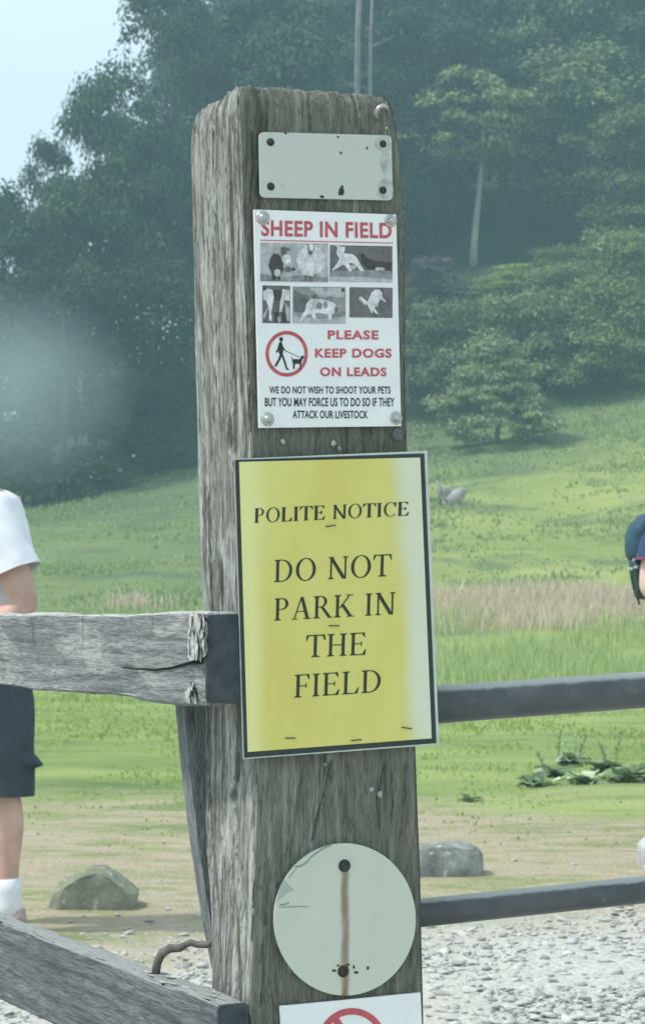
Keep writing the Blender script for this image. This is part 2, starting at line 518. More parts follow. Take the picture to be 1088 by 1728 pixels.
def mat_gravel():
    t = NT('gravel_stone')
    g = t.n.new('ShaderNodeNewGeometry')
    c = t.ramp(g.outputs['Random Per Island'], [(0.0, (0.24, 0.25, 0.24)), (0.3, (0.41, 0.42, 0.395)), (0.7, (0.49, 0.50, 0.47)), (1.0, (0.60, 0.61, 0.57))])
    c = t.mix(t.rangev(t.noise(t.mapc(), 60, 4), 0.4, 0.7, 0, 0.4), c, (0.32, 0.31, 0.27))
    t.color(c)
    return t.fin(0.9, 0, 0.2)


M['gravel'] = mat_gravel()


def mat_rock(name, a, b, c, moss):
    t = NT(name)
    f = t.noise(t.mapc(), 9, 7, 0.65)
    col = t.ramp(f, [(0.3, a), (0.5, b), (0.72, c)])
    nz_ = t.xyz(t.tc.outputs['Normal'])[2]
    mm = t.math('MULTIPLY', t.rangev(nz_, 0.35, 0.9), t.rangev(t.noise(t.mapc(), 14, 5), 0.4, 0.6))
    col = t.mix(t.math('MULTIPLY', mm, moss), col, (0.20, 0.22, 0.10))
    spots = t.rangev(t.noise(t.mapc(), 34, 4), 0.62, 0.68, 0, 0.7)
    col = t.mix(spots, col, tuple(x * 1.5 for x in c))
    t.color(col)
    t.bump(f, 0.8, 0.02)
    return t.fin(0.9, 0, 0.2)


# ------------------------------------------------------------------ the land (one sheet)
def build_ground():
    Ys = [-60, -20, -5, 0] + list(np.linspace(1, 20, 50)) + list(np.linspace(20.5, 110, 130)) + list(np.linspace(112, 255, 50))
    us = list(np.sign(np.linspace(-1, 1, 141)) * np.abs(np.linspace(-1, 1, 141)) ** 1.8)
    V, Fq = [], []
    for Y in Ys:
        W = 70 + 0.75 * max(Y, 0)
        for u in us:
            x = u * W
            V.append((x, Y, H(x, Y) + 0.012 * noise.noise((x * 2, Y * 2, 0)) + (0.05 * noise.noise((x * 0.9, Y * 0.8, 6)) * smooth(11, 16, Y) if Y < 130 else 0)))
    n = len(us)
    for i in range(len(Ys) - 1):
        for j in range(n - 1):
            Fq.append((i * n + j, i * n + j + 1, (i + 1) * n + j + 1, (i + 1) * n + j))
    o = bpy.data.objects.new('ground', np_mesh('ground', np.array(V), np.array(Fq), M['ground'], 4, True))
    link(o); tag(o, kind='structure')


build_ground()

# ------------------------------------------------------------------ the gate post
TH = R(21)
RD = Vector((math.cos(TH), math.sin(TH), 0))          # along the front face
NF = Vector((math.sin(TH), -math.cos(TH), 0))         # out of the front face
LD = Vector((-math.sin(TH), math.cos(TH), 0))         # along the side face, away from the eye
B0 = at(415, 900, 2.40)


def on_front(px, py, off=0.0):
    d = ray(px, py)
    p0 = B0 + NF * off
    return EYE + d * ((p0 - EYE).dot(NF) / d.dot(NF))


def interp(tab, y):
    if y <= tab[0][0]: return tab[0][1]
    for (a, va), (b, vb) in zip(tab, tab[1:]):
        if y <= b: return va + (vb - va) * (y - a) / (b - a)
    return tab[-1][1] + (tab[-1][1] - tab[-2][1]) / (tab[-1][0] - tab[-2][0]) * (y - tab[-1][0]) * 0.3


CORNER = [(150, 400), (230, 405), (300, 407), (400, 411), (500, 415), (620, 419), (740, 424), (900, 428), (1050, 431), (1200, 433), (1300, 434), (1400, 431), (1550, 426), (1700, 421), (1800, 421)]
RIGHT = [(150, 664), (175, 668), (230, 674), (300, 680), (400, 684), (500, 686), (740, 689), (1000, 697), (1270, 704), (1480, 712), (1728, 717), (1800, 718)]
BACK = [(150, 325), (212, 321), (300, 322), (400, 325), (600, 328), (800, 333), (1030, 340), (1100, 338), (1200, 335), (1350, 338), (1450, 345), (1560, 353), (1690, 356), (1800, 358)]
post = empty('gate_post', (B0.x, B0.y, 0), TH)
tag(post, 'thick weathered grey gate post carrying all the signs', 'post')


def frac(p, o=4):
    return noise.fractal(p, 1.0, 2.0, o)


def build_post():
    zs = list(np.linspace(0.0, 0.52, 14)) + list(np.linspace(0.53, 1.565, 330)) + [1.572, 1.578, 1.583, 1.587, 1.590]
    nl, nf, nr, nb = 112, 108, 12, 12
    rows = []
    cracks = []
    for line, cw, cd in (([(546, 1392), (528, 1420), (541, 1360), (549, 1335), (556, 1300), (561, 1285)][::-1], 2.0, .004), ([(492, 1440), (498, 1390), (503, 1345), (512, 1310), (516, 1285)], 2.2, .003),
                         ([(641, 1400), (637, 1350), (643, 1320), (648, 1290)], 2.0, .004), ([(660, 1380), (664, 1340), (660, 1300)], 1.6, .003), ([(448, 1560), (452, 1480), (447, 1400), (452, 1320)], 1.8, .003),
                         ([(676, 1420), (680, 1350), (684, 1290)], 1.6, .003), ([(440, 1700), (446, 1640), (443, 1590)], 1.8, .003), ([(600, 220), (604, 190), (600, 160)], 1.6, .003), ([(425, 340), (428, 280), (424, 220)], 1.8, .003), ([(525, 220), (520, 185), (524, 155)], 1.6, .003), ([(690, 1640), (694, 1560), (698, 1480)], 1.6, .003)):
        P3 = [on_front(x, y) for x, y in line]
        cracks.append(([((p - B0).dot(RD), p.z) for p in P3], cw / 1650, cd))
    for z in zs:
        # picture row of this height at the post's distance
        Yd = 2.42
        py = CY - F * math.tan(math.atan2(z - EYE.z, Yd) - PITCH)
        py = min(py, 1790)
        B = on_front(interp(CORNER, py), py); C = on_front(interp(RIGHT, py), py)
        dA = ray(interp(BACK, py), py)
        # where the sight line meets the side face through B
        n = -RD
        t = (B - EYE).dot(n) / dA.dot(n)
        A = EYE + dA * t
        la = min(0.19, max(0.10, (A - B).dot(LD)))
        for q in (B, C): q.z = z
        A = B + LD * la
        D = C + LD * la
        c = (A + B + C + D) / 4
        # rounded at the very top
        e = 0.0
        if z > 1.565: e = 0.007 * ((z - 1.565) / 0.025) ** 2.2
        ring = []
        for (P, Q, k, nm, side) in ((A, B, nl, -RD, 0), (B, C, nf, NF, 1), (C, D, nr, RD, 2), (D, A, nb, LD, 3)):
            L = (Q - P).length
            for i in range(k):
                s = i / k
                p = P.lerp(Q, s)
                # rounding of the long edges
                dd = min(s, 1 - s) * L
                rr = 0.007
                off = 0.0
                if dd < rr: off -= rr * (1 - math.sqrt(max(0, 1 - (1 - dd / rr) ** 2))) * 0.42
                w = s * L
                if side in (0, 3):
                    ww = w + 0.006 * noise.noise((w * 8, z * 3.1, 5)) + 0.02 * noise.noise((w * 3, z * 0.9, 8))
                    g = noise.noise((ww * 120, z * 3.2, 1.7)) * 0.6 + noise.noise((ww * 260, z * 6, 9.1)) * 0.4
                    off += -0.0055 * max(0, g + 0.02) ** 1.0 + 0.0012 * noise.noise((ww * 60, z * 2, 4))
                    deep = noise.noise((ww * 75, z * 1.6, 21.3))
                    if deep > 0.36 and 0.02 < w < L - 0.02: off -= 0.0045 * min(1, (deep - 0.36) / 0.12)
                    if side == 0:
                        for (kx, ky, kw, kz, kd) in ((392, 733, .0055, .020, .014), (378, 985, .004, .026, .012), (405, 1292, .004, .017, .012), (398, 1345, .006, .012, .010), (362, 330, .006, .012, -.004)):
                            kp = at(kx, ky, 2.42)
                            zz = kp.z
                            frx = (interp(CORNER, ky) - kx) / max(1, interp(CORNER, ky) - interp(BACK, ky))
                            a = ((L - w) - frx * L) / (kw * 1.6); b = (z - zz) / kz
                            rr2 = a * a + b * b
                            if rr2 < 4: off -= kd * math.exp(-rr2 * 1.6) - 0.25 * kd * math.exp(-(math.sqrt(rr2) - 1.3) ** 2 * 6)
                else:
                    g = noise.noise((w * 70, z * 3.0, 3.3)) * 0.5 + noise.noise((w * 160, z * 8, 7.7)) * 0.3
                    off += 0.0013 * g - 0.0028 * max(0, noise.noise((w * 45, z * 1.6, 31)) - 0.2)
                    if side == 1:
                        wx = (p - B0).dot(RD) + 0.0012 * noise.noise((z * 40, 2, 2))
                        for pl, cw, cd in cracks:
                            for (xa, za), (xb, zb) in zip(pl, pl[1:]):
                                lo, hi = min(za, zb), max(za, zb)
                                if lo <= z <= hi and hi > lo:
                                    xc = xa + (xb - xa) * (z - za) / (zb - za)
                                    dd_ = abs(wx - xc) / cw
                                    if dd_ < 2.2: off -= cd * math.exp(-dd_ * dd_ * 1.2)
                                    break
                off += 0.0012 * noise.noise((p.x * 20, p.y * 20, z * 8))
                p = p + nm * off
                if e: p = p + (c - p).normalized() * e
                if z > 1.56: p.z += 0.004 * noise.noise((p.x * 110, p.y * 110, 2)) * (z - 1.56) / 0.03
                ring.append(p)
        rows.append(ring)
    mb = MB(); mb.grid(rows, close=True)
    top = rows[-1]
    ctr = sum(top, Vector()) / len(top); ctr.z += 0.002
    b = (len(rows) - 1) * len(top); mb.v.append(tuple(ctr)); ci = len(mb.v) - 1
    for j in range(len(top)):
        mb.f.append((b + j, b + (j + 1) % len(top), ci)); mb.mi.append(0)
    o = mb.build('timber', M['post'], post, True)
    # bent staple at the top corner
    st = MB()
    st.tube([on_front(x, y, o_) for x, y, o_ in ((652, 186, -.004), (651, 181, .010), (646, 178, .014), (639, 181, .015), (634, 189, .013), (634, 197, .008), (637, 201, .0))], 0.0022, 8)
    st.build('staple', M['steel'], post, True)
    w = MB()
    for r0, r1, o0 in ((0.0, 0.0062, 0.003),):
        c = on_front(671, 733, o0)
        w.poly([c + RD * (r1 * math.cos(a)) + Vector((0, 0, 1)) * (r1 * math.sin(a)) for a in np.linspace(0, 2 * math.pi, 20, False)])
        w.grid([[c + RD * (r1 * k * math.cos(a)) + Vector((0, 0, 1)) * (r1 * k * math.sin(a)) - NF * d for a in np.linspace(0, 2 * math.pi, 20, False)] for k, d in ((1, 0), (1.02, 0.006))], close=True)
    w.build('old_bolt', plain('dull_bolt', (0.13, 0.145, 0.13), 0.8, 0.2, 0.2, 200), post)
    for (x, y, r) in ((563, 748, .004), (572, 757, .003), (478, 745, .003), (640, 1340, .004), (627, 1333, .003), (652, 216, .0018), (548, 1290, .002)):
        c = on_front(x, y, 0.0015)
        k = 7
        ring = [c + (RD * math.cos(a) + Vector((0, 0, 1)) * math.sin(a)) * r * random.uniform(.6, 1.2) for a in np.linspace(0, 2 * math.pi, k, False)]
        tip = c + NF * r * 0.6
        ch = MB()
        for j in range(k): ch.poly([ring[j], ring[(j + 1) % k], tip])
        ch.build('wood_chip', M['splinter'], post)
    # darker plank nailed behind the side face
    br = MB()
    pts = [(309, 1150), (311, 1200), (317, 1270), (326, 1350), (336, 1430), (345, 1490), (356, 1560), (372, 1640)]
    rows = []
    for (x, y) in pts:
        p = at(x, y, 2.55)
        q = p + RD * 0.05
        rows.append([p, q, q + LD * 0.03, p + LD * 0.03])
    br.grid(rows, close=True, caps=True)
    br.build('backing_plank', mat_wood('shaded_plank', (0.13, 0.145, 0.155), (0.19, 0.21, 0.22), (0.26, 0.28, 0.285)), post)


build_post()


# ------------------------------------------------------------------ flat print on the post's front
def quad(px):
    """px = BL, BR, TR, TL picture corners -> function (u, v) -> picture point"""
    BL, BR, TR, TL = [Vector(p) for p in px]
    return lambda u, v: (BL * (1 - u) + BR * u) * (1 - v) + (TL * (1 - u) + TR * u) * v


def plate(mb, px, off, thick, mi=0, chamfer=0.0, aspect=1.0):
    q = quad(px)
    c = chamfer
    if c:
        ca = c / aspect
        uv = []
        for (cx, cy, a0) in ((1 - ca, c, -90), (1 - ca, 1 - c, 0), (ca, 1 - c, 90), (ca, c, 180)):
            for k in range(5):
                a = R(a0 + 90 * k / 4)
                uv.append((cx + ca * math.cos(a), cy + c * math.sin(a)))
    else:
        uv = [(0, 0), (1, 0), (1, 1), (0, 1)]
    P = [on_front(*q(u, v), off) for u, v in uv]
    Q = [p - NF * thick for p in P]
    mb.poly(P, mi)
    mb.poly(Q[::-1], mi)
    for i in range(len(P)):
        j = (i + 1) % len(P)
        mb.poly([P[i], Q[i], Q[j], P[j]], mi)


def flat_poly(mb, q, pts, off, mi=0, surf=None):
    S = surf or on_front
    mb.poly([S(*q(u, v), off) for u, v in pts], mi)


def disc_px(mb, cx, cy, rx, ry, off, mi=0, n=28, r0=0.0, surf=None):
    S = surf or on_front
    A = np.linspace(0, 2 * math.pi, n, False)
    if r0 <= 0:
        mb.poly([S(cx + rx * math.cos(a), cy + ry * math.sin(a), off) for a in A], mi)
    else:
        o = [S(cx + rx * math.cos(a), cy + ry * math.sin(a), off) for a in A]
        i = [S(cx + rx * r0 * math.cos(a), cy + ry * r0 * math.sin(a), off) for a in A]
        for k in range(n):
            j = (k + 1) % n
            mb.poly([o[k], o[j], i[j], i[k]], mi)


def dome(mb, cx, cy, r, off, h, mi=0, n=16, rows=4):
    """a rounded head of radius r metres standing h above off"""
    c = on_front(cx, cy, off)
    U = Vector((0, 0, 1))
    g = []
    for i in range(rows + 1):
        t = i / rows * math.pi / 2
        rr = r * math.cos(t) + 1e-5
        g.append([c + (RD * math.cos(a) + U * math.sin(a)) * rr + NF * (h * math.sin(t)) for a in np.linspace(0, 2 * math.pi, n, False)])
    mb.grid(g, mi, close=True)


def sans(mb, text, px, off, mi=0, bold=0.0, space=1.0, italic=0.0):
    """built-in sans letters fitted into the picture quad px (BL, BR, TR, TL of the capitals)"""
    cu = bpy.data.curves.new('tmp_text', 'FONT')
    cu.body = text; cu.offset = bold; cu.space_character = space; cu.resolution_u = 4
    ob = bpy.data.objects.new('tmp_text', cu); COL.objects.link(ob)
    dg = bpy.context.evaluated_depsgraph_get(); dg.update()
    me = ob.evaluated_get(dg).to_mesh()
    V = [v.co.copy() for v in me.vertices]; Fs = [tuple(p.vertices) for p in me.polygons]
    ob.evaluated_get(dg).to_mesh_clear()
    bpy.data.objects.remove(ob); bpy.data.curves.remove(cu)
    x0, x1 = min(v.x for v in V), max(v.x for v in V)
    y0, y1 = min(v.y for v in V), max(v.y for v in V)
    q = quad(px)
    b = len(mb.v)
    mb.v += [tuple(on_front(*q((v.x - x0) / (x1 - x0) , (v.y - y0) / (y1 - y0)), off)) for v in V]
    for f in Fs:
        mb.f.append(tuple(b + i for i in f)); mb.mi.append(mi)


def rect_px(x0, y0, x1, y1, sk=0.0):
    """picture rectangle, sk = how far the far end drops"""
    return [(x0, y1), (x1, y1 + sk), (x1, y0 + sk), (x0, y0)]


# blank plate -----------------------------------------------------
def mat_blank(name, base, stain_c, amount, seedv):
    t = NT(name)
    v = t.mapc()
    n1 = t.noise(v, 11 + seedv, 5, 0.6); n2 = t.noise(v, 55, 4, 0.7)
    c = t.mix(t.rangev(n1, 0.50, 0.72, 0, amount), base, stain_c)
    c = t.mix(t.rangev(n2, 0.66, 0.74, 0, 0.55), c, tuple(x * 0.5 for x in base))
    t.color(c)
    t.bump(n1, 0.15, 0.004)
    return t.fin(0.5, 0, 0.35)


plate_px = [(439.7, 333), (662.6, 338), (660, 228.5), (437.6, 222.6)]
s1 = empty('blank_plate', on_front(550, 336, 0.004), TH)
tag(s1, 'blank off-white plate with dark rivets at the top of the post', 'plate')
mb = MB(); plate(mb, plate_px, 0.0065, 0.003, 0, 0.07, 2.05)
mb.build('plate', mat_blank('worn_enamel', (0.52, 0.55, 0.50), (0.38, 0.40, 0.37), 0.5, 0), s1)
for (x, y) in ((456.5, 239.7), (645.6, 243), (457, 314.7), (645.6, 321)):
    mb = MB(); dome(mb, x, y, 0.0042, 0.0066, 0.0022); mb.build('rivet', M['darkhead'], s1, True)
for (x, y, rx, ry) in ((576, 324, 5.5, 7.5), (577, 315, 2.2, 3), (543, 332, 4, 2.2), (575, 258, 2, 3), (570, 231, 3, 1.5), (619, 250, 1.6, 2.6), (482, 225, 2.5, 1.6)):
    pts = [on_front(x + rx * random.uniform(.7, 1.2) * math.cos(a), y + ry * random.uniform(.7, 1.2) * math.sin(a), 0.0070) for a in np.linspace(0, 2 * math.pi, 11, False)]
    mb = MB(); mb.poly(pts)
    mb.build('chipped_spot', M['darkhead'], s1)
mb = MB()
for (x, y, rx, ry) in ((647, 243, 13, 14), (650, 275, 9, 20), (650, 318, 14, 17)):
    pts = [on_front(x + rx * random.uniform(.8, 1.1) * math.cos(a), y + ry * random.uniform(.8, 1.1) * math.sin(a), 0.0067 + 0.00006 * (y % 7)) for a in np.linspace(0, 2 * math.pi, 18, False)]
    mb.poly(pts)
mb.build('bare_metal_stain', plain('zinc_stain', (0.40, 0.42, 0.40), 0.6, 0.0, 0.3, 120, 0.3), s1)

# livestock notice --------------------------------------------------
sheep_px = [(437.5, 722), (676.6, 719), (668, 362), (428.5, 353.5)]
s2 = empty('livestock_notice', on_front(556, 720, 0.004), TH)
tag(s2, 'white notice reading sheep in field with photographs and red lettering', 'sign')
mb = MB(); plate(mb, sheep_px, 0.006, 0.003)
mb.build('panel', M['white'], s2)
O1 = 0.0064
mb = MB(); sans(mb, 'SHEEP IN FIELD', [(441, 398.5), (661, 402.8), (660.5, 376), (441, 371)], O1, 0, 0.028, 1.08)
mb.poly([on_front(*p, O1) for p in ((439, 404.5), (663, 409.5), (663, 411), (439, 406))])
mb.build('heading', M['red'], s2)
GR = [M['g%d' % i] for i in range(5)]


def photo(px, bgmi, shapes):
    """a printed photograph: ground tone plus animal silhouettes"""
    q = quad(px)
    m = MB(); flat_poly(m, q, [(0, 0), (1, 0), (1, 1), (0, 1)], O1)
    ph = m.build('photograph', GR[bgmi], s2)
    a = MB()
    for k, (mi, pts) in enumerate(shapes):
        flat_poly(a, q, pts, O1 + 0.0003 + 0.00005 * k, mi)
    a.build('picture_tone', GR, ph)
    return ph


def ell(cx, cy, rx, ry, n=16, rot=0.0, jag=0.0):
    out = []
    for i in range(n):
        a = 2 * math.pi * i / n
        r = 1 + (jag if i % 2 else -jag)
        x, y = rx * r * math.cos(a), ry * r * math.sin(a)
        out.append((min(.995, max(.005, cx + x * math.cos(rot) - y * math.sin(rot))), min(.995, max(.005, cy + x * math.sin(rot) + y * math.cos(rot)))))
    return out


photo(rect_px(439.7, 409.3, 553.6, 474.4, 1.6), 3, [
    (2, [(0, 0), (1, 0), (1, .12), (.6, .16), (.3, .10), (0, .2)]),
    (4, ell(.74, .55, .21, .40, 22, 0, .04)), (4, ell(.74, .86, .10, .12)),
    (2, [(.68, .98), (.70, .80), (.73, .70), (.72, .98)]), (2, [(.78, .98), (.79, .80), (.76, .70), (.80, .98)]),
    (1, ell(.735, .76, .03, .06)), (1, [(.64, .16), (.66, .02), (.69, .02), (.68, .18)]), (2, [(.79, .2), (.80, .02), (.83, .02), (.83, .2)]), (1, [(.70, .14), (.72, .01), (.78, .01), (.77, .14)]),
    (0, [(.12, .40), (.15, .60), (.19, .72), (.27, .70), (.33, .52), (.34, .30), (.29, .14), (.29, .02), (.26, .02), (.25, .12), (.21, .02), (.17, .04), (.17, .18)]),
    (3, ell(.25, .22, .05, .10)), (3, [(.21, .97), (.26, .74), (.31, .74), (.25, .93)]),
    (1, [(.30, .88), (.36, .90), (.45, .83), (.40, .78), (.36, .66), (.31, .70)]), (4, ell(.38, .58, .07, .12)),
    (1, ell(.40, .32, .05, .07)), (0, ell(.49, .32, .025, .04)), (1, ell(.44, .30, .03, .03))])
photo(rect_px(556.6, 413.6, 661.8, 474.4, 1.8), 1, [
    (2, [(0, 0), (1, 0), (1, .30), (.6, .33), (0, .28)]), (3, [(0, .0), (1, 0), (1, .08), (.5, .14), (0, .12)]),
    (0, [(.52, .74), (.60, .66), (.72, .58), (.98, .55), (.98, .34), (.60, .34), (.55, .48)]), (0, [(.48, .72), (.54, .80), (.58, .70), (.56, .50), (.53, .50)]),
    (4, [(.10, .78), (.12, .94), (.08, .99), (.15, .99), (.22, .95), (.24, .99), (.24, .86), (.22, .78), (.36, .76), (.43, .66), (.55, .30), (.50, .28), (.38, .50), (.30, .52), (.35, .30), (.31, .28), (.24, .44), (.20, .46), (.06, .30), (.02, .29), (.12, .52), (.15, .64)]),
    (3, ell(.80, .36, .08, .05)), (4, ell(.76, .36, .03, .05)), (3, ell(.37, .40, .05, .07))])
photo(rect_px(443, 481.5, 489.6, 544.8, 1.0), 1, [
    (4, [(.02, .84), (.20, .92), (.45, .86), (.40, .62), (.32, .30), (.34, .06), (.24, .06), (.22, .40), (.14, .60), (.03, .62)]),
    (4, [(.72, .92), (.98, .88), (.98, .60), (.80, .62), (.68, .30), (.60, .30), (.64, .60), (.70, .76)]),
    (0, [(.36, .90), (.72, .88), (.62, .60), (.44, .60)]), (0, [(.04, .98), (.12, .98), (.10, .90), (.04, .90)]),
    (3, [(.80, .56), (.98, .40), (.98, .06), (.90, .06), (.84, .30)]), (0, [(.44, .30), (.56, .30), (.60, .04), (.46, .02)]), (3, ell(.60, .10, .06, .09)), (0, [(.70, .28), (.80, .30), (.86, .04), (.74, .02)]), (3, [(.02, .2), (.2, .45), (.2, .36), (.05, .08)])])
photo(rect_px(494, 483.6, 583, 545.0, 1.0), 2, [
    (3, [(.0, .0), (1, 0), (1, .2), (.5, .12), (0, .18)]), (3, [(.3, .98), (.98, .98), (.98, .72), (.5, .74)]),
    (1, [(.02, .92), (.12, .84), (.30, .74), (.32, .60), (.24, .30), (.04, .30)]),
    (4, [(.26, .54), (.36, .70), (.52, .66), (.70, .62), (.80, .54), (.84, .42), (.78, .28), (.74, .26), (.73, .08), (.67, .08), (.66, .24), (.50, .28), (.42, .26), (.44, .14), (.38, .12), (.34, .26), (.26, .22), (.16, .04), (.12, .06), (.18, .24), (.24, .36)]),
    (2, ell(.50, .48, .06, .10)), (2, ell(.62, .50, .04, .10)), (1, [(.34, .70), (.44, .80), (.46, .70), (.40, .66)]), (1, ell(.82, .38, .03, .08)), (0, ell(.95, .92, .03, .06)), (2, ell(.62, .93, .04, .06))])
photo(rect_px(589.6, 484.6, 662, 535.4, 1.0), 1, [
    (4, [(.40, .46), (.46, .66), (.52, .84), (.60, .94), (.70, .93), (.76, .82), (.76, .70), (.86, .54), (.82, .52), (.72, .62), (.66, .46), (.58, .32), (.68, .12), (.62, .12), (.54, .24), (.52, .12), (.46, .30)]),
    (4, [(.20, .66), (.27, .70), (.42, .50), (.38, .44), (.26, .58)]), (3, ell(.62, .42, .05, .06)), (3, [(.20, .60), (.26, .60), (.40, .42), (.36, .40)])])
ring = MB(); disc_px(ring, 483.8, 597, 35.6, 38.6, O1, 0, 48, 0.845)
ring.build('red_ring', M['red'], s2)
q = quad(rect_px(455, 568, 513, 624, 0))
w = MB()
for pts in ([(.27, .80), (.31, .84), (.36, .82), (.40, .62), (.38, .44), (.30, .44), (.24, .60)], [(.30, .46), (.37, .46), (.30, .28), (.20, .10), (.13, .10), (.24, .30)], [(.33, .46), (.39, .46), (.46, .26), (.52, .04), (.58, .02), (.56, .0), (.48, .0), (.41, .24)], [(.26, .76), (.22, .60), (.18, .56), (.20, .50), (.26, .58), (.30, .70)], ell(.335, .915, .05, .075), [(.28, .96), (.40, .94), (.40, .92), (.28, .94)], [(.36, .76), (.46, .58), (.44, .56), (.35, .70)]):
    w.poly([on_front(*q(*p), O1 + 0.00004 * len(w.f)) for p in pts])
w.build('walker_symbol', M['black'], s2)
w = MB()
for pts in ([(.45, .57), (.46, .585), (.88, .38), (.87, .365)], [(.66, .32), (.88, .32), (.92, .42), (.97, .44), (1.0, .36), (.95, .32), (.92, .22), (.92, .02), (.88, .02), (.87, .18), (.74, .18), (.72, .02), (.68, .02), (.68, .2), (.66, .26), (.62, .40), (.64, .40)]):
    w.poly([on_front(*q(*p), O1 + 0.00004 * len(w.f)) for p in pts])
w.build('dog_symbol', M['black'], s2)
mb = MB()
sans(mb, 'PLEASE', rect_px(553, 557.2, 638.4, 572.8, .3), O1, 0, 0.035, 1.12)
sans(mb, 'KEEP DOGS', rect_px(531.5, 588, 660.5, 603.6, .3), O1, 0, 0.035, 1.12)
sans(mb, 'ON LEADS', rect_px(540, 619.6, 652, 635, .3), O1, 0, 0.035, 1.12)
mb.build('red_lettering', M['red'], s2)
mb = MB()
sans(mb, 'WE DO NOT WISH TO SHOOT YOUR PETS', rect_px(454.6, 651.8, 658.8, 664.2, .2), O1, 0, 0.02, 1.04)
sans(mb, 'BUT YOU MAY FORCE US TO DO SO IF THEY', rect_px(447, 671, 665.4, 685.8, .2), O1, 0, 0.02, 1.04)
sans(mb, 'ATTACK OUR LIVESTOCK', rect_px(494, 692.8, 620.6, 706, .2), O1, 0, 0.02, 1.04)
mb.build('black_lettering', M['black'], s2)
for (x, y, r) in ((443.5, 367.6, .0075), (659, 372.8, .0068), (451.6, 707.5, .0072), (668, 705.5, .0070)):
    c = empty('screw', (0, 0, 0)); COL.objects.unlink(c); bpy.data.objects.remove(c)
    m = MB(); dome(m, x, y, r * 0.62, 0.0078, 0.0045)
    scw = m.build('screw', M['steel'], s2, True)
    m = MB(); dome(m, x, y, r, 0.0062, 0.0022, 0, 20)
    m.build('washer', M['steel'], scw, True)


# polite notice ------------------------------------------------------
def surf(px, py, off=0.0):
    """the laminated sheet bows a little and lifts off at its free side"""
    u = (px - 400) / 330.0; v = (py - 770) / 500.0
    b = 0.009 + 0.0035 * math.sin(u * 3.0 + 0.4) + 0.002 * math.sin(v * 5 + u * 2) - 0.002 * (u * u)
    b += 0.0012 * math.exp(-((u - 0.62 - 0.25 * (1 - v)) / 0.05) ** 2) * smooth(0.75, 1.0, v)
    return on_front(px, py, b + off)


def sheet(mb, px, off, nu=22, nv=30, back=0.0):
    q = quad(px)
    rows = [[surf(*q(i / nu, j / nv), off) for i in range(nu + 1)] for j in range(nv + 1)]
    mb.grid(rows)
    if back:
        mb.grid([[p - NF * back for p in r] for r in rows])
        for (a, b) in ((0, 1), (nv, nv - 1)):
            mb.grid([rows[a], [p - NF * back for p in rows[a]]])
        for c in (0, nu):
            mb.grid([[r[c] for r in rows], [r[c] - NF * back for r in rows]])


def mat_yellow():
    t = NT('faded_yellow_paper')
    x, y, z = t.xyz(t.tc.outputs['Object'])
    n = t.math('MULTIPLY', t.math('SUBTRACT', t.noise(t.mapc('Object', (1, 1, .35)), 18, 4), 0.5), 0.035)
    xx = t.math('ADD', x, n)
    c = t.ramp(t.noise(t.mapc('Object', (1, 1, .4)), 13, 4), [(0.3, (0.62, 0.56, 0.13)), (0.5, (0.66, 0.61, 0.17)), (0.7, (0.67, 0.645, 0.22))])
    c = t.mix(t.rangev(xx, -0.072, -0.094), c, (0.72, 0.72, 0.30))
    slant = t.math('ADD', xx, t.math('MULTIPLY', z, 0.10))
    c = t.mix(t.rangev(slant, 0.078, 0.106), c, (0.66, 0.70, 0.52))
    t.color(c)
    return t.fin(0.42, 0, 0.4)


s3 = empty('polite_notice', on_front(566, 1265, 0.009), TH)
tag(s3, 'faded yellow polite notice with black border asking not to park', 'sign')
mb = MB(); sheet(mb, [(410, 1281), (740.5, 1256.5), (720.5, 760.5), (395.5, 774.5)], 0.0, back=0.0006)
mb.build('laminate_pouch', M['pouch'], s3, True)
mb = MB(); sheet(mb, [(412, 1279), (736, 1254), (715.5, 765), (396.5, 776)], 0.0005)
mb.build('black_border', M['border'], s3, True)
mb = MB(); sheet(mb, [(418, 1269), (728, 1246), (708.5, 772), (403.5, 779.5)], 0.0010)
mb.build('yellow_paper', mat_yellow(), s3, True)

# serif capitals, drawn on a cap height of 1
TK, TN, SR = 0.105, 0.040, 0.085


def rc(x0, y0, x1, y1): return [(x0, y0), (x1, y0), (x1, y1), (x0, y1)]


def stem(x, t=TK, bot=True, top=True):
    o = [rc(x, 0, x + t, 1)]
    if bot: o.append([(x - SR, 0), (x + t + SR, 0), (x + t + SR, TN * .7), (x + t, TN * 2), (x, TN * 2), (x - SR, TN * .7)])
    if top: o.append([(x - SR, 1), (x - SR, 1 - TN * .7), (x, 1 - TN * 2), (x + t, 1 - TN * 2), (x + t + SR, 1 - TN * .7), (x + t + SR, 1)])
    return o


def crescent(cx, cy, ro, ri, a0, a1, dx=0.0, n=16):
    out = []
    for i in range(n):
        a, b = R(a0 + (a1 - a0) * i / n), R(a0 + (a1 - a0) * (i + 1) / n)
        out.append([(cx + ro[0] * math.cos(a), cy + ro[1] * math.sin(a)), (cx + ro[0] * math.cos(b), cy + ro[1] * math.sin(b)),
                    (cx + dx + ri[0] * math.cos(b), cy + ri[1] * math.sin(b)), (cx + dx + ri[0] * math.cos(a), cy + ri[1] * math.sin(a))])
    return out


def bar(x0, y0, x1, y1, w):
    """slanted stroke of horizontal width w"""
    return [[(x0, y0), (x0 + w, y0), (x1 + w, y1), (x1, y1)]]


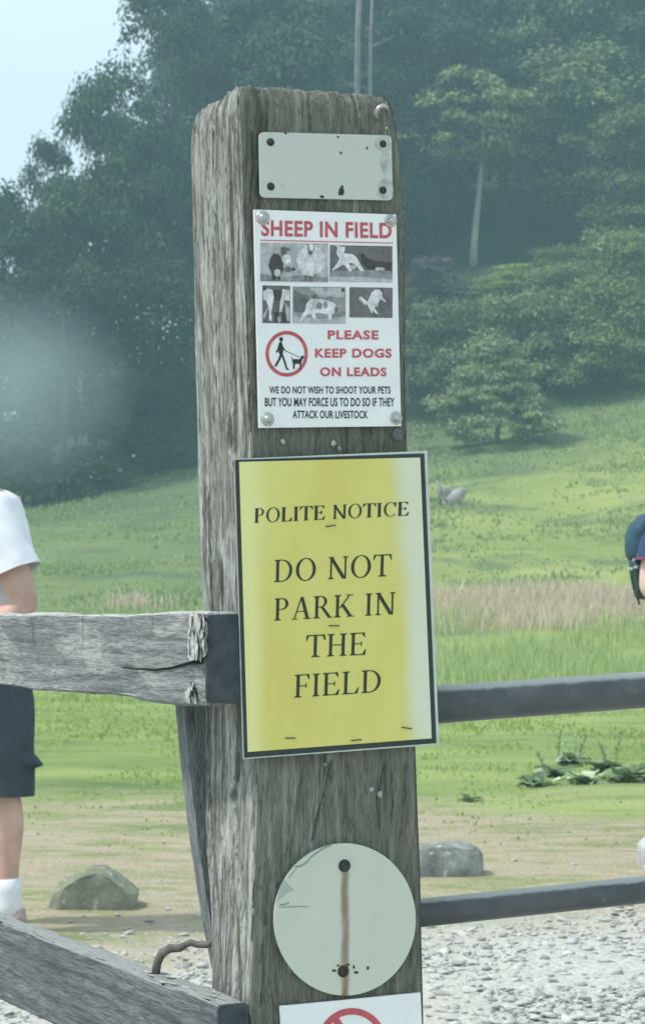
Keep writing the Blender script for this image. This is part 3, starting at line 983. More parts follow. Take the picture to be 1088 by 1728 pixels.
GL = {
    'D': (stem(.09) + crescent(.30, .5, (.43, .5), (.31, .458), -90, 90) + [rc(.20, 0, .30, TN), rc(.20, 1 - TN, .30, 1)], .78),
    'O': (crescent(.41, .5, (.40, .52), (.272, .478), 0, 360, 0, 36), .82),
    'N': (stem(.11, .055) + [rc(.68, 0, .735, 1), [(.60, 1), (.60, 1 - TN * .7), (.68, 1 - TN * 2), (.735, 1 - TN * 2), (.82, 1 - TN * .7), (.82, 1)]] + bar(.58, 0, .05, 1, .155), .84),
    'T': ([rc(.30, 0, .30 + TK, 1)] + [[(.20, 0), (.53, 0), (.53, TN * .7), (.43, TN * 2), (.30, TN * 2), (.20, TN * .7)]] + [rc(.02, 1 - TN * 1.3, .71, 1), [(.02, 1), (.0, .74), (.03, .74), (.10, 1 - TN)], [(.71, 1), (.73, .74), (.70, .74), (.63, 1 - TN)]], .73),
    'P': (stem(.09) + crescent(.30, .735, (.27, .265), (.155, .222), -90, 90) + [rc(.20, .47, .30, .47 + TN), rc(.20, 1 - TN, .30, 1)], .62),
    'A': (bar(.09, 0, .36, 1, .05) + bar(.58, 0, .345, 1, .135) + [rc(.20, .33, .54, .33 + TN), rc(0, 0, .25, TN), rc(.48, 0, .80, TN)], .79),
    'R': (stem(.09) + crescent(.30, .745, (.25, .255), (.14, .212), -90, 90) + [rc(.20, .49, .30, .49 + TN), rc(.20, 1 - TN, .30, 1)] + bar(.60, 0, .29, .50, .14) + [rc(.60, 0, .78, TN)], .75),
    'K': (stem(.09) + bar(.21, .40, .60, 1, .06) + bar(.60, 0, .27, .56, .15) + [rc(.52, 0, .82, TN), rc(.48, 1 - TN, .76, 1)], .79),
    'I': (stem(.09), .305),
    'H': (stem(.09) + stem(.57) + [rc(.21, .48, .58, .48 + TN * 1.1)], .79),
    'E': (stem(.09, TK, True, True) + [rc(.2, 0, .60, TN * 1.1), rc(.2, 1 - TN * 1.1, .57, 1), rc(.2, .49, .46, .49 + TN), [(.60, 0), (.64, .26), (.61, .26), (.50, TN)], [(.57, 1), (.59, .78), (.56, .78), (.48, 1 - TN)], rc(.44, .41, .47, .61)], .66),
    'F': (stem(.09, TK, True, True) + [rc(.2, 1 - TN * 1.1, .55, 1), rc(.2, .48, .45, .48 + TN), [(.55, 1), (.57, .77), (.54, .77), (.46, 1 - TN)], rc(.43, .40, .46, .60)], .60),
    'L': (stem(.09) + [rc(.2, 0, .58, TN * 1.1), [(.58, 0), (.63, .28), (.60, .28), (.48, TN)]], .65),
    'C': (crescent(.42, .5, (.40, .52), (.285, .478), 42, 318, .02, 30) + [rc(.68, .70, .715, 1.0)], .76),
    ' ': ([], .30),
}


def serif(mb, text, bl, br, ch_l, ch_r, bold=0.0, gap=0.055):
    adv = []
    x = 0.0
    for c in text:
        adv.append(x); x += GL[c][1] + gap
    W = x - gap
    BL, BR = Vector(bl), Vector(br)
    k = 0
    for c, x0 in zip(text, adv):
        for pts in GL[c][0]:
            k += 1
            P = []
            cxm = sum(p[0] for p in pts) / len(pts)
            for (gx, gy) in pts:
                if bold and len(pts) == 4 and abs(pts[0][1] - pts[2][1]) > 0.15: gx = gx + (bold if gx > cxm else -bold)
                u = (x0 + gx) / W
                b = BL.lerp(BR, u)
                h = ch_l + (ch_r - ch_l) * u
                d = (BR - BL).normalized()
                up = Vector((0.028, -1)).normalized()
                P.append(surf(*(b + up * (h * gy)), 0.0013 + 0.00004 * (k % 6)))
            mb.poly(P)


mb = MB()
serif(mb, 'POLITE NOTICE', (429, 882.5), (689, 870), 24.5, 23.5, 0.034, .085)
mb.build('heading', M['ink'], s3)
mb = MB()
serif(mb, 'DO NOT', (462, 982.5), (660, 972), 37.5, 37.2, 0.006, .08)
serif(mb, 'PARK IN', (462, 1047.5), (667, 1036.5), 37.5, 37.5, 0.006, .08)
serif(mb, 'THE', (516, 1109.5), (618, 1105), 37.5, 38, 0.006, .07)
serif(mb, 'FIELD', (496, 1177.5), (644, 1167.5), 38.5, 38, 0.006, .08)
mb.build('lettering', M['ink'], s3)
for (x, y, w_, t_) in ((558, 887.5, 9, -.12), (563.5, 1056, 9, 0), (490, 1245.5, 9, 0), (601, 1249, 9, -.08), (686, 1228.5, 9, .12)):
    m = MB(); m.tube([surf(x - w_, y + w_ * t_ * -1, -.001), surf(x - w_ * .85, y - w_ * t_, .0026), surf(x + w_ * .85, y + w_ * t_, .0026), surf(x + w_, y + w_ * t_, -.001)], 0.0006, 6)
    m.build('staple', M['darkhead'], s3)


# round marker -------------------------------------------------------
def mat_disc():
    t = NT('old_white_disc')
    v = t.mapc()
    x, y, z = t.xyz(t.tc.outputs['Object'])
    n1 = t.noise(v, 16, 5, 0.6)
    base = t.mix(t.rangev(n1, 0.45, 0.7, 0, 0.35), (0.55, 0.59, 0.50), (0.48, 0.50, 0.40))
    # rust run below the top nail
    ax = t.math('ABSOLUTE', t.math('ADD', t.math('ADD', x, 0.000), t.math('MULTIPLY', t.math('SUBTRACT', t.noise(t.mapc('Object', (1, 1, .4)), 55, 4), .5), 0.009)))
    core = t.rangev(ax, 0.0066, 0.0012)
    zz = t.math('MULTIPLY', t.rangev(z, 0.131, 0.126), 1.0)
    streak = t.math('MULTIPLY', t.math('MULTIPLY', core, zz), t.rangev(t.noise(t.mapc('Object', (1, 1, .25)), 40, 4), 0.25, 0.7, 0.65, 1.15))
    c = t.mix(t.math('MULTIPLY', streak, 0.9), base, (0.21, 0.13, 0.07))
    edge = t.rangev(ax, 0.0030, 0.0070); 
    c = t.mix(t.rangev(t.noise(v, 70, 5, 0.7), 0.68, 0.74, 0, 0.5), c, (0.25, 0.26, 0.2))
    t.color(c)
    t.bump(n1, 0.1, 0.003)
    return t.fin(0.5, 0, 0.35)


s4 = empty('round_marker', on_front(580.5, 1680, 0.004), TH)
tag(s4, 'round off-white disc with a brown rust streak between two nails', 'marker')
mb = MB()
A = np.linspace(0, 2 * math.pi, 72, False)
P = [on_front(582 + 119.2 * math.cos(a), 1551.5 + 128.5 * math.sin(a), 0.0065) for a in A]
Q = [p - NF * 0.003 for p in P]
mb.poly(P); mb.poly(Q[::-1])
for i in range(72): mb.poly([P[i], Q[i], Q[(i + 1) % 72], P[(i + 1) % 72]])
mb.build('disc', mat_disc(), s4)
m = MB(); dome(m, 581, 1461, 0.0066, 0.0066, 0.004); m.build('nail', M['darkhead'], s4, True)
m = MB(); dome(m, 579, 1639, 0.0062, 0.0066, 0.004); m.build('nail', M['rust'], s4, True)
m = MB()
for (x, y, rx, ry) in ((563, 1638, 4, 2.5), (601, 1641, 4, 3), (597, 1632, 2, 4), (620.5, 1633.5, 3, 3.5), (571, 1629, 2.5, 2), (587, 1628, 3, 2)):
    m.poly([on_front(x + rx * random.uniform(.6, 1.2) * math.cos(a), y + ry * random.uniform(.6, 1.2) * math.sin(a), 0.0070) for a in np.linspace(0, 2 * math.pi, 9, False)])
m.build('rust_spot', M['rust'], s4)
for line, w_ in (([(498, 1463), (508, 1461), (518, 1455), (524, 1447), (533, 1440), (545, 1432), (560, 1425)], 1.6), ([(472, 1527), (482, 1526), (488, 1523)], 1.4), ([(470, 1531), (500, 1530), (523, 1530)], .7), ([(500, 1466), (494, 1473), (487, 1482)], 1.0)):
    m = MB()
    for a, b in zip(line, line[1:]):
        m.poly([on_front(a[0], a[1] - w_, 0.0069), on_front(b[0], b[1] - w_, 0.0069), on_front(b[0], b[1] + w_, 0.0069), on_front(a[0], a[1] + w_, 0.0069)])
    m.build('crack', M['greycrack'], s4)
m = MB(); m.poly([on_front(x, y, 0.00675) for x, y in ((479, 1484), (497, 1502), (484, 1507), (466, 1525), (469, 1508), (474, 1494))])
m.build('peeled_patch', plain('peeled', (0.40, 0.44, 0.40), .7), s4)

# prohibition sign at the bottom ------------------------------------
s5 = empty('prohibition_sign', on_front(594, 1880, 0.005), TH)
tag(s5, 'white sign with a red ring cut off below the round disc', 'sign')
mb = MB(); plate(mb, [(483, 1882), (718, 1868), (709, 1675), (472.5, 1698)], 0.0055, 0.003)
mb.build('panel', M['white'], s5)
m = MB(); disc_px(m, 594, 1763, 59, 62, 0.0059, 0, 48, 0.82); m.build('red_ring', M['red'], s5)
m = MB(); m.poly([on_front(x, y, 0.0061) for x, y in ((560, 1722), (568, 1712), (629, 1805), (621, 1814))]); m.build('red_slash', M['red'], s5)


# ------------------------------------------------------------------ fence rails
def timber(rows4, disp, nper=(16, 26, 16, 26), rr=0.004, seed=0.0):
    """rows4: list of 4-corner rings -> displaced bar with closed ends"""
    mb = MB(); rows = []
    for ri, ring4 in enumerate(rows4):
        c = sum(ring4, Vector()) / 4
        ring = []
        for s_ in range(4):
            P, Q = ring4[s_], ring4[(s_ + 1) % 4]
            L = (Q - P).length
            nm = ((P + Q) / 2 - c).normalized()
            for i in range(nper[s_]):
                f = i / nper[s_]
                p = P.lerp(Q, f)
                dd = min(f, 1 - f) * L
                off = -rr * 0.45 * (1 - math.sqrt(max(0, 1 - (1 - dd / rr) ** 2))) if dd < rr else 0
                ring.append(p + nm * (off + disp(ri / (len(rows4) - 1), s_, f, p)))
        rows.append(ring)
    mb.grid(rows, close=True, caps=True)
    return mb


AL = R(25.6)
RDIR = Vector((-math.sin(AL), math.cos(AL), 0))
RPER = Vector((-math.cos(AL), -math.sin(AL), 0))


def rail(name, label, inner, zt, zb, thick, length, seed, mouldy):
    root = empty(name, (inner.x, inner.y, zb), 0)
    root.rotation_euler = (0, 0, math.atan2(RDIR.y, RDIR.x))
    tag(root, label, 'fence rail', 'broken rails nailed to the post')
    rows = []
    n = 150
    for i in range(n):
        s = length * (i / (n - 1)) ** 1.5
        b = inner + RDIR * s
        w = 0.004 * noise.noise((s * 4, seed, 0))
        z0, z1 = zb + 0.004 * noise.noise((s * 5, seed, 9)), zt + 0.0025 * noise.noise((s * 6, seed, 4))
        p0 = Vector((b.x, b.y, z0)); p1 = Vector((b.x, b.y, z1))
        rows.append([p1, p1 + RPER * (thick + w), p0 + RPER * (thick + w), p0])
    def disp(t, side, f, p):
        s = (p - inner).dot(RDIR)
        d = 0.0022 * noise.noise((s * 7, p.z * 110, seed)) + 0.0012 * noise.noise((s * 18, p.z * 260, seed + 3)) + 0.0014 * noise.noise((s * 25, p.z * 30, p.y * 30))
        if s < 0.05: d -= 0.0035 * max(0, noise.noise((p.x * 70, p.y * 70, p.z * 70)))
        return d
    mb = timber(rows, disp, (12, 34, 12, 12), 0.006, seed)
    mb.build('board', M['rail_low'] if mouldy else M['rail'], root, True)
    e = MB()
    pts = []
    for (a, c) in ((.0, .03), (.0, .97), (.12, 1.0), (.88, .99), (.97, .95), (.99, .08), (.93, .02), (.1, .0)):
        pts.append(inner - RDIR * 0.0035 + RPER * (thick * a + .001) + Vector((0, 0, zb + (zt - zb) * c - inner.z)))
    e.poly(pts); e.poly([p + RDIR * 0.004 for p in pts])
    e.grid([pts + pts[:1], [p + RDIR * 0.004 for p in pts + pts[:1]]])
    e.build('cut_end', M['rail_end'], root)
    return root


i1 = at(405, 1036, 2.392)
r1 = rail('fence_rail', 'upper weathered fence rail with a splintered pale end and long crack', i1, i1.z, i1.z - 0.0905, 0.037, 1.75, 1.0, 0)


def side_pt(inner, thick, px, py, out=0.002):
    """where a sight line meets the rail's visible side"""
    p0 = inner + RPER * (thick + out)
    d = ray(px, py)
    return EYE + d * ((p0 - EYE).dot(RPER) / d.dot(RPER))


cr = MB()
line = [(205, 1126, .8), (232, 1129, 1.2), (265, 1130.5, 1.6), (290, 1127, 2.2), (310, 1122, 2.8), (328, 1117, 3.4), (340, 1118, 2.5)]
for a, b in zip(line, line[1:]):
    cr.poly([side_pt(i1, .037, a[0], a[1] - a[2], .0032), side_pt(i1, .037, b[0], b[1] - b[2], .0032), side_pt(i1, .037, b[0], b[1] + b[2], .0032), side_pt(i1, .037, a[0], a[1] + a[2], .0032)])
cr.build('crack', M['crack'], r1)
sp = MB()
rs = random.Random(12)
for pts in ([(318, 1036), (326, 1032), (334, 1037), (336, 1050), (333, 1066), (338, 1080), (335, 1098), (340, 1112), (331, 1119), (322, 1117), (317, 1108), (319, 1090), (316, 1070), (319, 1052)],
            [(336, 1046), (343, 1043), (349, 1050), (351, 1068), (348, 1080), (351, 1096), (346, 1108), (341, 1111), (338, 1098), (341, 1082), (336, 1066)],
            [(312, 1168), (320, 1160), (328, 1163), (331, 1176), (332, 1188), (322, 1189), (314, 1184)]):
    A_ = [side_pt(i1, .037, x, y, .0026) for x, y in pts]
    c_ = sum(A_, Vector()) / len(A_)
    for a, b in zip(A_, A_[1:] + A_[:1]):
        sp.poly([a, b, c_ + RPER * rs.uniform(.001, .004)])
for k in range(34):
    if k < 27:
        x0 = rs.uniform(317, 345); y0 = rs.uniform(1034, 1085) + max(0, 330 - x0) * .1; L_ = rs.uniform(16, 44)
        y1 = min(y0 + L_, 1118)
    else:
        x0 = rs.uniform(314, 328); y0 = rs.uniform(1150, 1172); y1 = min(1190, y0 + rs.uniform(10, 22))
    w_ = rs.uniform(1.8, 4.5); sl = rs.uniform(-3, 3); o0 = rs.uniform(.002, .009)
    pts = [(x0, y1 - rs.uniform(0, 4)), (x0 + w_ * .6, y1), (x0 + w_ + sl * .5, (y0 + y1) / 2 + 3), (x0 + w_ * .8 + sl, y0 + 2), (x0 + w_ * .4 + sl, y0), (x0 + sl * .6 - 1, (y0 + y1) / 2)]
    A_ = [side_pt(i1, .037, x, y, o0) for x, y in pts]
    B_ = [side_pt(i1, .037, x + 1, y, -.006) for x, y in pts]
    sp.poly(A_)
    sp.grid([A_ + A_[:1], B_ + B_[:1]])
sp.build('splintered_end', M['splinter'], r1)
i2 = at(419, 1691, 2.392)
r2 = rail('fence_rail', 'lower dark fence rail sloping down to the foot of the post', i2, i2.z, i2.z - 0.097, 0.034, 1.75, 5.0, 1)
sp = MB()
for k in range(10):
    t0 = 0.006 + 0.022 * k + random.uniform(0, .01)
    a = i2 + RDIR * t0 + RPER * random.uniform(.012, .034) + Vector((0, 0, 0.0022))
    d = RDIR * random.uniform(.010, .028); w_ = RPER * random.uniform(.001, .0035)
    sp.poly([a - w_, a + d * .4 - w_ * 1.4, a + d, a + d * .5 + w_, a + w_])
sp.build('splinter', M['splinter'], r2)
# the far post the rails run to
fp = MB()
e1 = i1 + RDIR * 1.72 + RPER * 0.037
rows = []
for z in np.linspace(0, 1.18, 40):
    c = Vector((e1.x, e1.y, z)) - RPER * 0.11 - RDIR * 0.05
    rows.append([c, c + RPER * 0.07, c + RPER * 0.07 + RDIR * 0.1, c + RDIR * 0.1])
mb = timber(rows, lambda t, s, f, p: 0.002 * noise.noise((p.x * 90, p.y * 90, p.z * 3)), (8, 8, 8, 8))
# (outside the picture: kept so that the rails end on something)
ofp = mb.build('fence_post', M['post'], None, True)
tag(ofp, 'plain grey fence post at the far end of the rails', 'post')

# ------------------------------------------------------------------ bent stick between rail and post
stk = MB()
stk.tube([at(263, 1642, 2.575), at(266, 1624, 2.572), at(273, 1609, 2.57), at(287, 1600.5, 2.57), at(303, 1600, 2.565), at(314, 1594, 2.56), at(322, 1590.5, 2.56), at(334, 1594, 2.56), at(348, 1594, 2.55), at(366, 1588, 2.53)],
         [.0046, .0048, .0050, .0048, .0044, .0036, .0040, .0038, .0040, .0042], 10)
o = stk.build('stick', M['stick'], None, True)
tag(o, 'bent dark stick hooked between the lower rail and the post', 'stick')

# ------------------------------------------------------------------ field gate
gate = empty('field_gate', at(735, 1540, 2.56) + Vector((0, 0, -0.5)), 0)
tag(gate, 'dark tubular metal field gate hung behind the post', 'gate')


def bar_mesh(name, a, b, r, parent, n=14, sag=0.0):
    m = MB()
    a, b = Vector(a), Vector(b)
    m.tube([a.lerp(b, k / n) - Vector((0, 0, sag * math.sin(math.pi * k / n))) for k in range(n + 1)], r, 20)
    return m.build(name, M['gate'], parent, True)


gdir = (at(1088, 1164, 2.68) - at(735, 1189, 2.56))
ga = at(735, 1189, 2.56); gb = at(715, 1540, 2.56)
k0, k1 = -0.40, 9.0
t_a, t_b = ga + gdir * k0, ga + gdir * k1
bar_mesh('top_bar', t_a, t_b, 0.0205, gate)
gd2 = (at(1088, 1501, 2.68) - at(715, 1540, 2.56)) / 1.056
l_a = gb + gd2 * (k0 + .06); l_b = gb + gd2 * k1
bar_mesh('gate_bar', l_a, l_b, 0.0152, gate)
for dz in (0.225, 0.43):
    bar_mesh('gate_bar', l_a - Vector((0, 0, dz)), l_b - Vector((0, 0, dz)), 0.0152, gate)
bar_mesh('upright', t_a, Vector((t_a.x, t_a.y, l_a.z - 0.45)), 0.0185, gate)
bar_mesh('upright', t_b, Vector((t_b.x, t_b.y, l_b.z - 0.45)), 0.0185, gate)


# ------------------------------------------------------------------ rocks
def rock(label, outline, Y, depth, mat, seed, cuts=4, amp=0.009, sm=0.04):
    base = at(outline[0][0], outline[0][1], Y)
    pts = []
    P = [at(x, y, Y) for x, y in outline]
    c = sum(P, Vector()) / len(P)
    for dy, s in ((-.42, .80), (-.15, 1.0), (.3, .97), (.6, .7)):
        for p in P:
            q = c + (p - c) * s
            q.y = Y + depth * dy
            if p.z < 0.05: q.z = -0.02
            pts.append(q)
    bm = bmesh.new()
    for p in pts: bm.verts.new(p)
    bmesh.ops.convex_hull(bm, input=bm.verts[:])
    bmesh.ops.delete(bm, geom=[v for v in bm.verts if not v.link_faces], context='VERTS')
    bmesh.ops.triangulate(bm, faces=bm.faces[:])
    bmesh.ops.subdivide_edges(bm, edges=bm.edges[:], cuts=cuts, use_grid_fill=True, smooth=sm)
    bm.normal_update()
    for v in bm.verts:
        n = noise.fractal(v.co * 9 + Vector((seed, 0, 0)), 1, 2, 4) * amp + noise.noise(v.co * 45 + Vector((seed, 0, 0))) * amp * .25
        v.co += v.normal * n
    o0 = Vector((c.x, Y, 0))
    for v in bm.verts: v.co -= o0
    me = bpy.data.meshes.new('rock'); bm.to_mesh(me); bm.free()
    me.materials.append(mat)
    me.polygons.foreach_set('use_smooth', [True] * len(me.polygons))
    o = bpy.data.objects.new('rock', me); o.location = o0; link(o)
    tag(o, label, 'rock', 'rocks along the edge of the gravel')


rock('low wedge-shaped grey-green rock with a mossy sloping top', [(79, 1527), (79, 1508), (100, 1491), (135, 1474), (152, 1465), (176, 1462), (200, 1475), (222, 1493), (236, 1506), (226, 1527)], 8.55, 0.26,
     mat_rock('mossy_rock', (0.15, 0.16, 0.13), (0.23, 0.245, 0.20), (0.32, 0.33, 0.27), 0.7), 3)
rock('rounded oblong grey boulder with pale top lying behind the gate bar', [(650, 1473), (645, 1445), (665, 1430), (712, 1425), (785, 1423), (803, 1427), (813, 1440), (813, 1456), (798, 1472)], 9.6, 0.24,
     mat_rock('grey_boulder', (0.10, 0.11, 0.11), (0.23, 0.25, 0.24), (0.42, 0.44, 0.41), 0.25), 11, sm=0.2)
rock('pale whitish rock cut by the edge of the picture', [(1078, 1462), (1074, 1440), (1076, 1424), (1090, 1412), (1120, 1408), (1150, 1420), (1158, 1445), (1150, 1463)], 9.9, 0.22,
     mat_rock('pale_rock', (0.36, 0.37, 0.36), (0.50, 0.51, 0.50), (0.62, 0.63, 0.62), 0.1), 17)


# ------------------------------------------------------------------ gravel stones (stuff)
def build_gravel():
    t = (1 + 5 ** .5) / 2
    ico = np.array([(-1, t, 0), (1, t, 0), (-1, -t, 0), (1, -t, 0), (0, -1, t), (0, 1, t), (0, -1, -t), (0, 1, -t), (t, 0, -1), (t, 0, 1), (-t, 0, -1), (-t, 0, 1)], float)
    ico /= np.linalg.norm(ico[0])
    fc = np.array([(0, 11, 5), (0, 5, 1), (0, 1, 7), (0, 7, 10), (0, 10, 11), (1, 5, 9), (5, 11, 4), (11, 10, 2), (10, 7, 6), (7, 1, 8), (3, 9, 4), (3, 4, 2), (3, 2, 6), (3, 6, 8), (3, 8, 9), (4, 9, 5), (2, 4, 11), (6, 2, 10), (8, 6, 7), (9, 8, 1)])
    N = 22000
    Y = 5.2 + 5.0 * rng.random(N) ** 1.15
    x = (rng.random(N) * 2 - 1) * (0.19 * Y + 0.5)
    keep = rng.random(N) < np.clip((8.6 + .65 * x - Y) / 1.8, 0.015, 1) ** 1.2
    Y = Y[keep]; x = x[keep]; N = len(Y)
    size = 0.0032 + 0.0062 * rng.random(N) + 0.017 * rng.random(N) ** 8
    V = np.repeat(ico[None], N, 0) * (1 + 0.35 * (rng.random((N, 12, 3)) - .5) * 2)
    V *= np.stack([1 + .5 * rng.random(N), .7 + .3 * rng.random(N), 0.22 + .25 * rng.random(N)], 1)[:, None]
    tl = (rng.random(N) - .5) * .9; c, s = np.cos(tl)[:, None], np.sin(tl)[:, None]
    X_, Z_ = V[..., 0] * c - V[..., 2] * s, V[..., 0] * s + V[..., 2] * c
    V[..., 0], V[..., 2] = X_, Z_
    a = rng.random(N) * 6.283; c, s = np.cos(a)[:, None], np.sin(a)[:, None]
    X_, Y_ = V[..., 0] * c - V[..., 1] * s, V[..., 0] * s + V[..., 1] * c
    V[..., 0], V[..., 1] = X_, Y_
    V *= size[:, None, None]
    V += np.stack([x, Y, size * .25], 1)[:, None]
    Fc = (fc[None] + (np.arange(N) * 12)[:, None, None]).reshape(-1, 3)
    o = bpy.data.objects.new('gravel', np_mesh('gravel', V.reshape(-1, 3), Fc, M['gravel'], 3))
    link(o); tag(o, kind='stuff')


build_gravel()


# ------------------------------------------------------------------ grass (stuff)
def blades(name, pts, hgt, wid, lean, mat):
    """pts (n,3); each blade a bent strip of two quads"""
    n = len(pts)
    a = rng.random(n) * 6.283
    dx, dy = np.cos(a), np.sin(a)
    b = rng.random(n) * 6.283
    lx, ly = np.cos(b) * lean * hgt * rng.random(n), np.sin(b) * lean * hgt * rng.random(n)
    V = np.zeros((n, 5, 3))
    w = wid * (0.6 + .8 * rng.random(n))
    for k, (f, ww) in enumerate(((0, 1), (0, -1), (.55, -.8), (.55, .8))):
        V[:, k, 0] = pts[:, 0] + dx * w * ww * .5 + lx * f * f
        V[:, k, 1] = pts[:, 1] + dy * w * ww * .5 + ly * f * f
        V[:, k, 2] = pts[:, 2] + hgt * f - 0.01 * (f == 0)
    V[:, 4, 0] = pts[:, 0] + lx; V[:, 4, 1] = pts[:, 1] + ly; V[:, 4, 2] = pts[:, 2] + hgt * .97
    Fq = np.array([(0, 1, 2), (0, 2, 3), (3, 2, 4)])
    Fc = (Fq[None] + (np.arange(n) * 5)[:, None, None]).reshape(-1, 3)
    o = bpy.data.objects.new(name, np_mesh(name, V.reshape(-1, 3), Fc, mat, 3))
    link(o); tag(o, kind='stuff')
    return o


def nz2(x, y, s, seed):
    return np.array([noise.noise((a * s, b * s, seed)) for a, b in zip(x, y)])


def scatter(n, y0, y1, pw=1.0, half=0.165, margin=1.5):
    Y = y0 + (y1 - y0) * rng.random(n) ** pw
    x = (rng.random(n) * 2 - 1) * (half * Y + margin)
    return x, Y


def hz(x, Y): return np.array([H(a, b) for a, b in zip(x, Y)])


x, Y = scatter(70000, 9.2, 40, 1.35)
cl = nz2(x, Y, 0.9, 2) + 0.5 * nz2(x, Y, 3.0, 5)
k = rng.random(len(x)) < np.clip((Y - 10.5) / 6, 0.0, 1) * np.clip(.55 + cl * 1.1, .08, 1)
x, Y, cl = x[k], Y[k], cl[k]
hh = (0.012 + 0.026 * rng.random(len(x))) * (1 + .6 * np.clip(cl, -.5, 1)) * np.clip(.25 + (Y - 9) / 14, .25, 1.6)
blades('short_grass', np.stack([x, Y, hz(x, Y)], 1), hh, 0.008 + .0005 * Y, 2.2, M['grass'])
x, Y = scatter(36000, 32, 60, 1.0)
cl = nz2(x, Y, 0.35, 12) + .4 * nz2(x, Y, 1.1, 15)
k = rng.random(len(x)) < np.clip(.6 + cl, .1, 1) * np.clip((60 + 6 * cl - Y) / 6, 0, 1)
x, Y, cl = x[k], Y[k], cl[k]
hh = (0.10 + .32 * rng.random(len(x))) * np.clip(1 + 1.1 * cl, .3, 2)
blades('tall_grass', np.stack([x, Y, hz(x, Y)], 1), hh, 0.022, 0.5, M['tall_grass'])
x, Y = scatter(30000, 54.5, 61.5, 1.0)
cl = nz2(x, Y, 0.3, 22) + 0.5 * nz2(x, Y, 0.9, 41)
k = rng.random(len(x)) < np.clip((.35 + 1.3 * cl + .10 * x) * np.clip(1.3 - np.abs(Y - 58) / 3.2, 0, 1), .0, 1)
x, Y, cl = x[k], Y[k], cl[k]
blades('dry_grass', np.stack([x, Y, hz(x, Y)], 1), (0.12 + .42 * rng.random(len(x))) * np.clip(.8 + .7 * cl + .03 * x, .25, 1.4), 0.04, 0.6, M['dry_grass'])
x, Y = scatter(80000, 58, 98, 1.0)
cl = nz2(x, Y, 0.22, 32) + .5 * nz2(x, Y, 0.8, 7)
k = rng.random(len(x)) < np.clip(.30 + cl * 1.2, .06, 1)
x, Y, cl = x[k], Y[k], cl[k]
blades('hill_grass', np.stack([x, Y, hz(x, Y)], 1), (0.04 + .12 * rng.random(len(x))) * (1 + .8 * np.clip(cl, -.4, 1)), 0.07, 1.3, M['tall_grass'])


# ------------------------------------------------------------------ dock plants
def dock(label, px, py, n, size, stalks, seed):
    rd = random.Random(seed)
    g = ground_at(px, py)
    root = empty('dock_plant', g, 0)
    tag(root, label, 'plant', 'broad-leaved weeds on the grass')
    m = MB()
    for i in range(n):
        a = rd.uniform(0, 6.283); L = size * rd.uniform(.4, .95); el = rd.uniform(.15, 1.35)
        d = Vector((math.cos(a), math.sin(a), 0)); side = Vector((-d.y, d.x, 0))
        rows = []
        for k in range(6):
            f = k / 5
            w_ = L * .27 * math.sin(math.pi * min(1, .12 + f * .88)) + .002
            p = g + d * (L * f * math.cos(el * (1 - .6 * f))) + Vector((0, 0, L * (math.sin(el) * f - .45 * f * f)) ) + d * rd.uniform(0, .01)
            cu = w_ * rd.uniform(.2, .8); p.z = max(p.z, g.z + .008)
            rows.append([p - side * w_ + Vector((0, 0, cu)), p, p + side * w_ + Vector((0, 0, cu * .6))])
        m.grid(rows)
    m.build('leaf_rosette', M['dock'], root, True)
    for i in range(stalks):
        s = MB()
        b = g + Vector((rd.uniform(-.1, .1), rd.uniform(-.05, .1), 0))
        hh_ = size * rd.uniform(.8, 1.3); lx = rd.uniform(-.35, .35) * hh_
        s.tube([b, b + Vector((lx * .4, 0, hh_ * .5)), b + Vector((lx, 0, hh_))], [.004, .006, .003], 7)
        for k in range(26):
            f = rd.uniform(.45, 1); p = b + Vector((lx * f * f, 0, hh_ * f))
            dd = Vector((rd.uniform(-1, 1), rd.uniform(-1, 1), rd.uniform(-.3, 1))).normalized() * rd.uniform(.01, .022)
            sd_ = Vector((-dd.y, dd.x, .3)).normalized() * .006
            s.poly([p - sd_, p + sd_, p + dd + sd_ * .3, p + dd - sd_ * .3])
        s.build('seed_stalk', M['dock'], root)


dock('broad-leaved dock weed with upright seed stalks on the grass', 965, 1290, 20, .20, 4, 1)
dock('spreading dock weed with pale broad leaves below the stalked one', 985, 1328, 34, .25, 0, 2)
dock('dock weed sprawling low at the edge beside the bare earth', 905, 1330, 16, .22, 0, 3)
dock('dock weed with pale upturned leaves nearest the picture edge', 1050, 1326, 28, .25, 0, 4)
dock('pale dock weed sprouting between the stalked weed and the sprawling low one', 940, 1316, 20, .22, 1, 6)
dock('dense dock weed filling the middle of the weed patch under its stalks', 1015, 1308, 30, .24, 2, 7)
dock('tiny dock weed alone on the thin grass above the boulder', 790, 1352, 9, .11, 0, 5)


# ------------------------------------------------------------------ people
def skin_body(name, J, E, mat, parent, root_i, lvl=2):
    """J: list of (Vector, rx, ry); E: edges -> one continuous skinned body"""
    me = bpy.data.meshes.new(name)
    Mi = inv_of(parent)
    me.from_pydata([tuple(Mi @ j[0]) for j in J], E, [])
    o = bpy.data.objects.new(name, me); link(o, parent)
    md = o.modifiers.new('skin', 'SKIN'); md.use_smooth_shade = True; md.branch_smoothing = 0.6
    if not me.skin_vertices: me.attributes.new
    sv = me.skin_vertices[0].data if me.skin_vertices else None
    if sv is None:
        bm = bmesh.new(); bm.from_mesh(me); bm.verts.layers.skin.verify(); bm.to_mesh(me); bm.free()
        sv = me.skin_vertices[0].data
    for i, j in enumerate(J):
        sv[i].radius = (j[1], j[2])
        sv[i].use_root = (i == root_i)
    ss = o.modifiers.new('sub', 'SUBSURF'); ss.levels = lvl; ss.render_levels = lvl
    me.materials.append(mat)
    return o


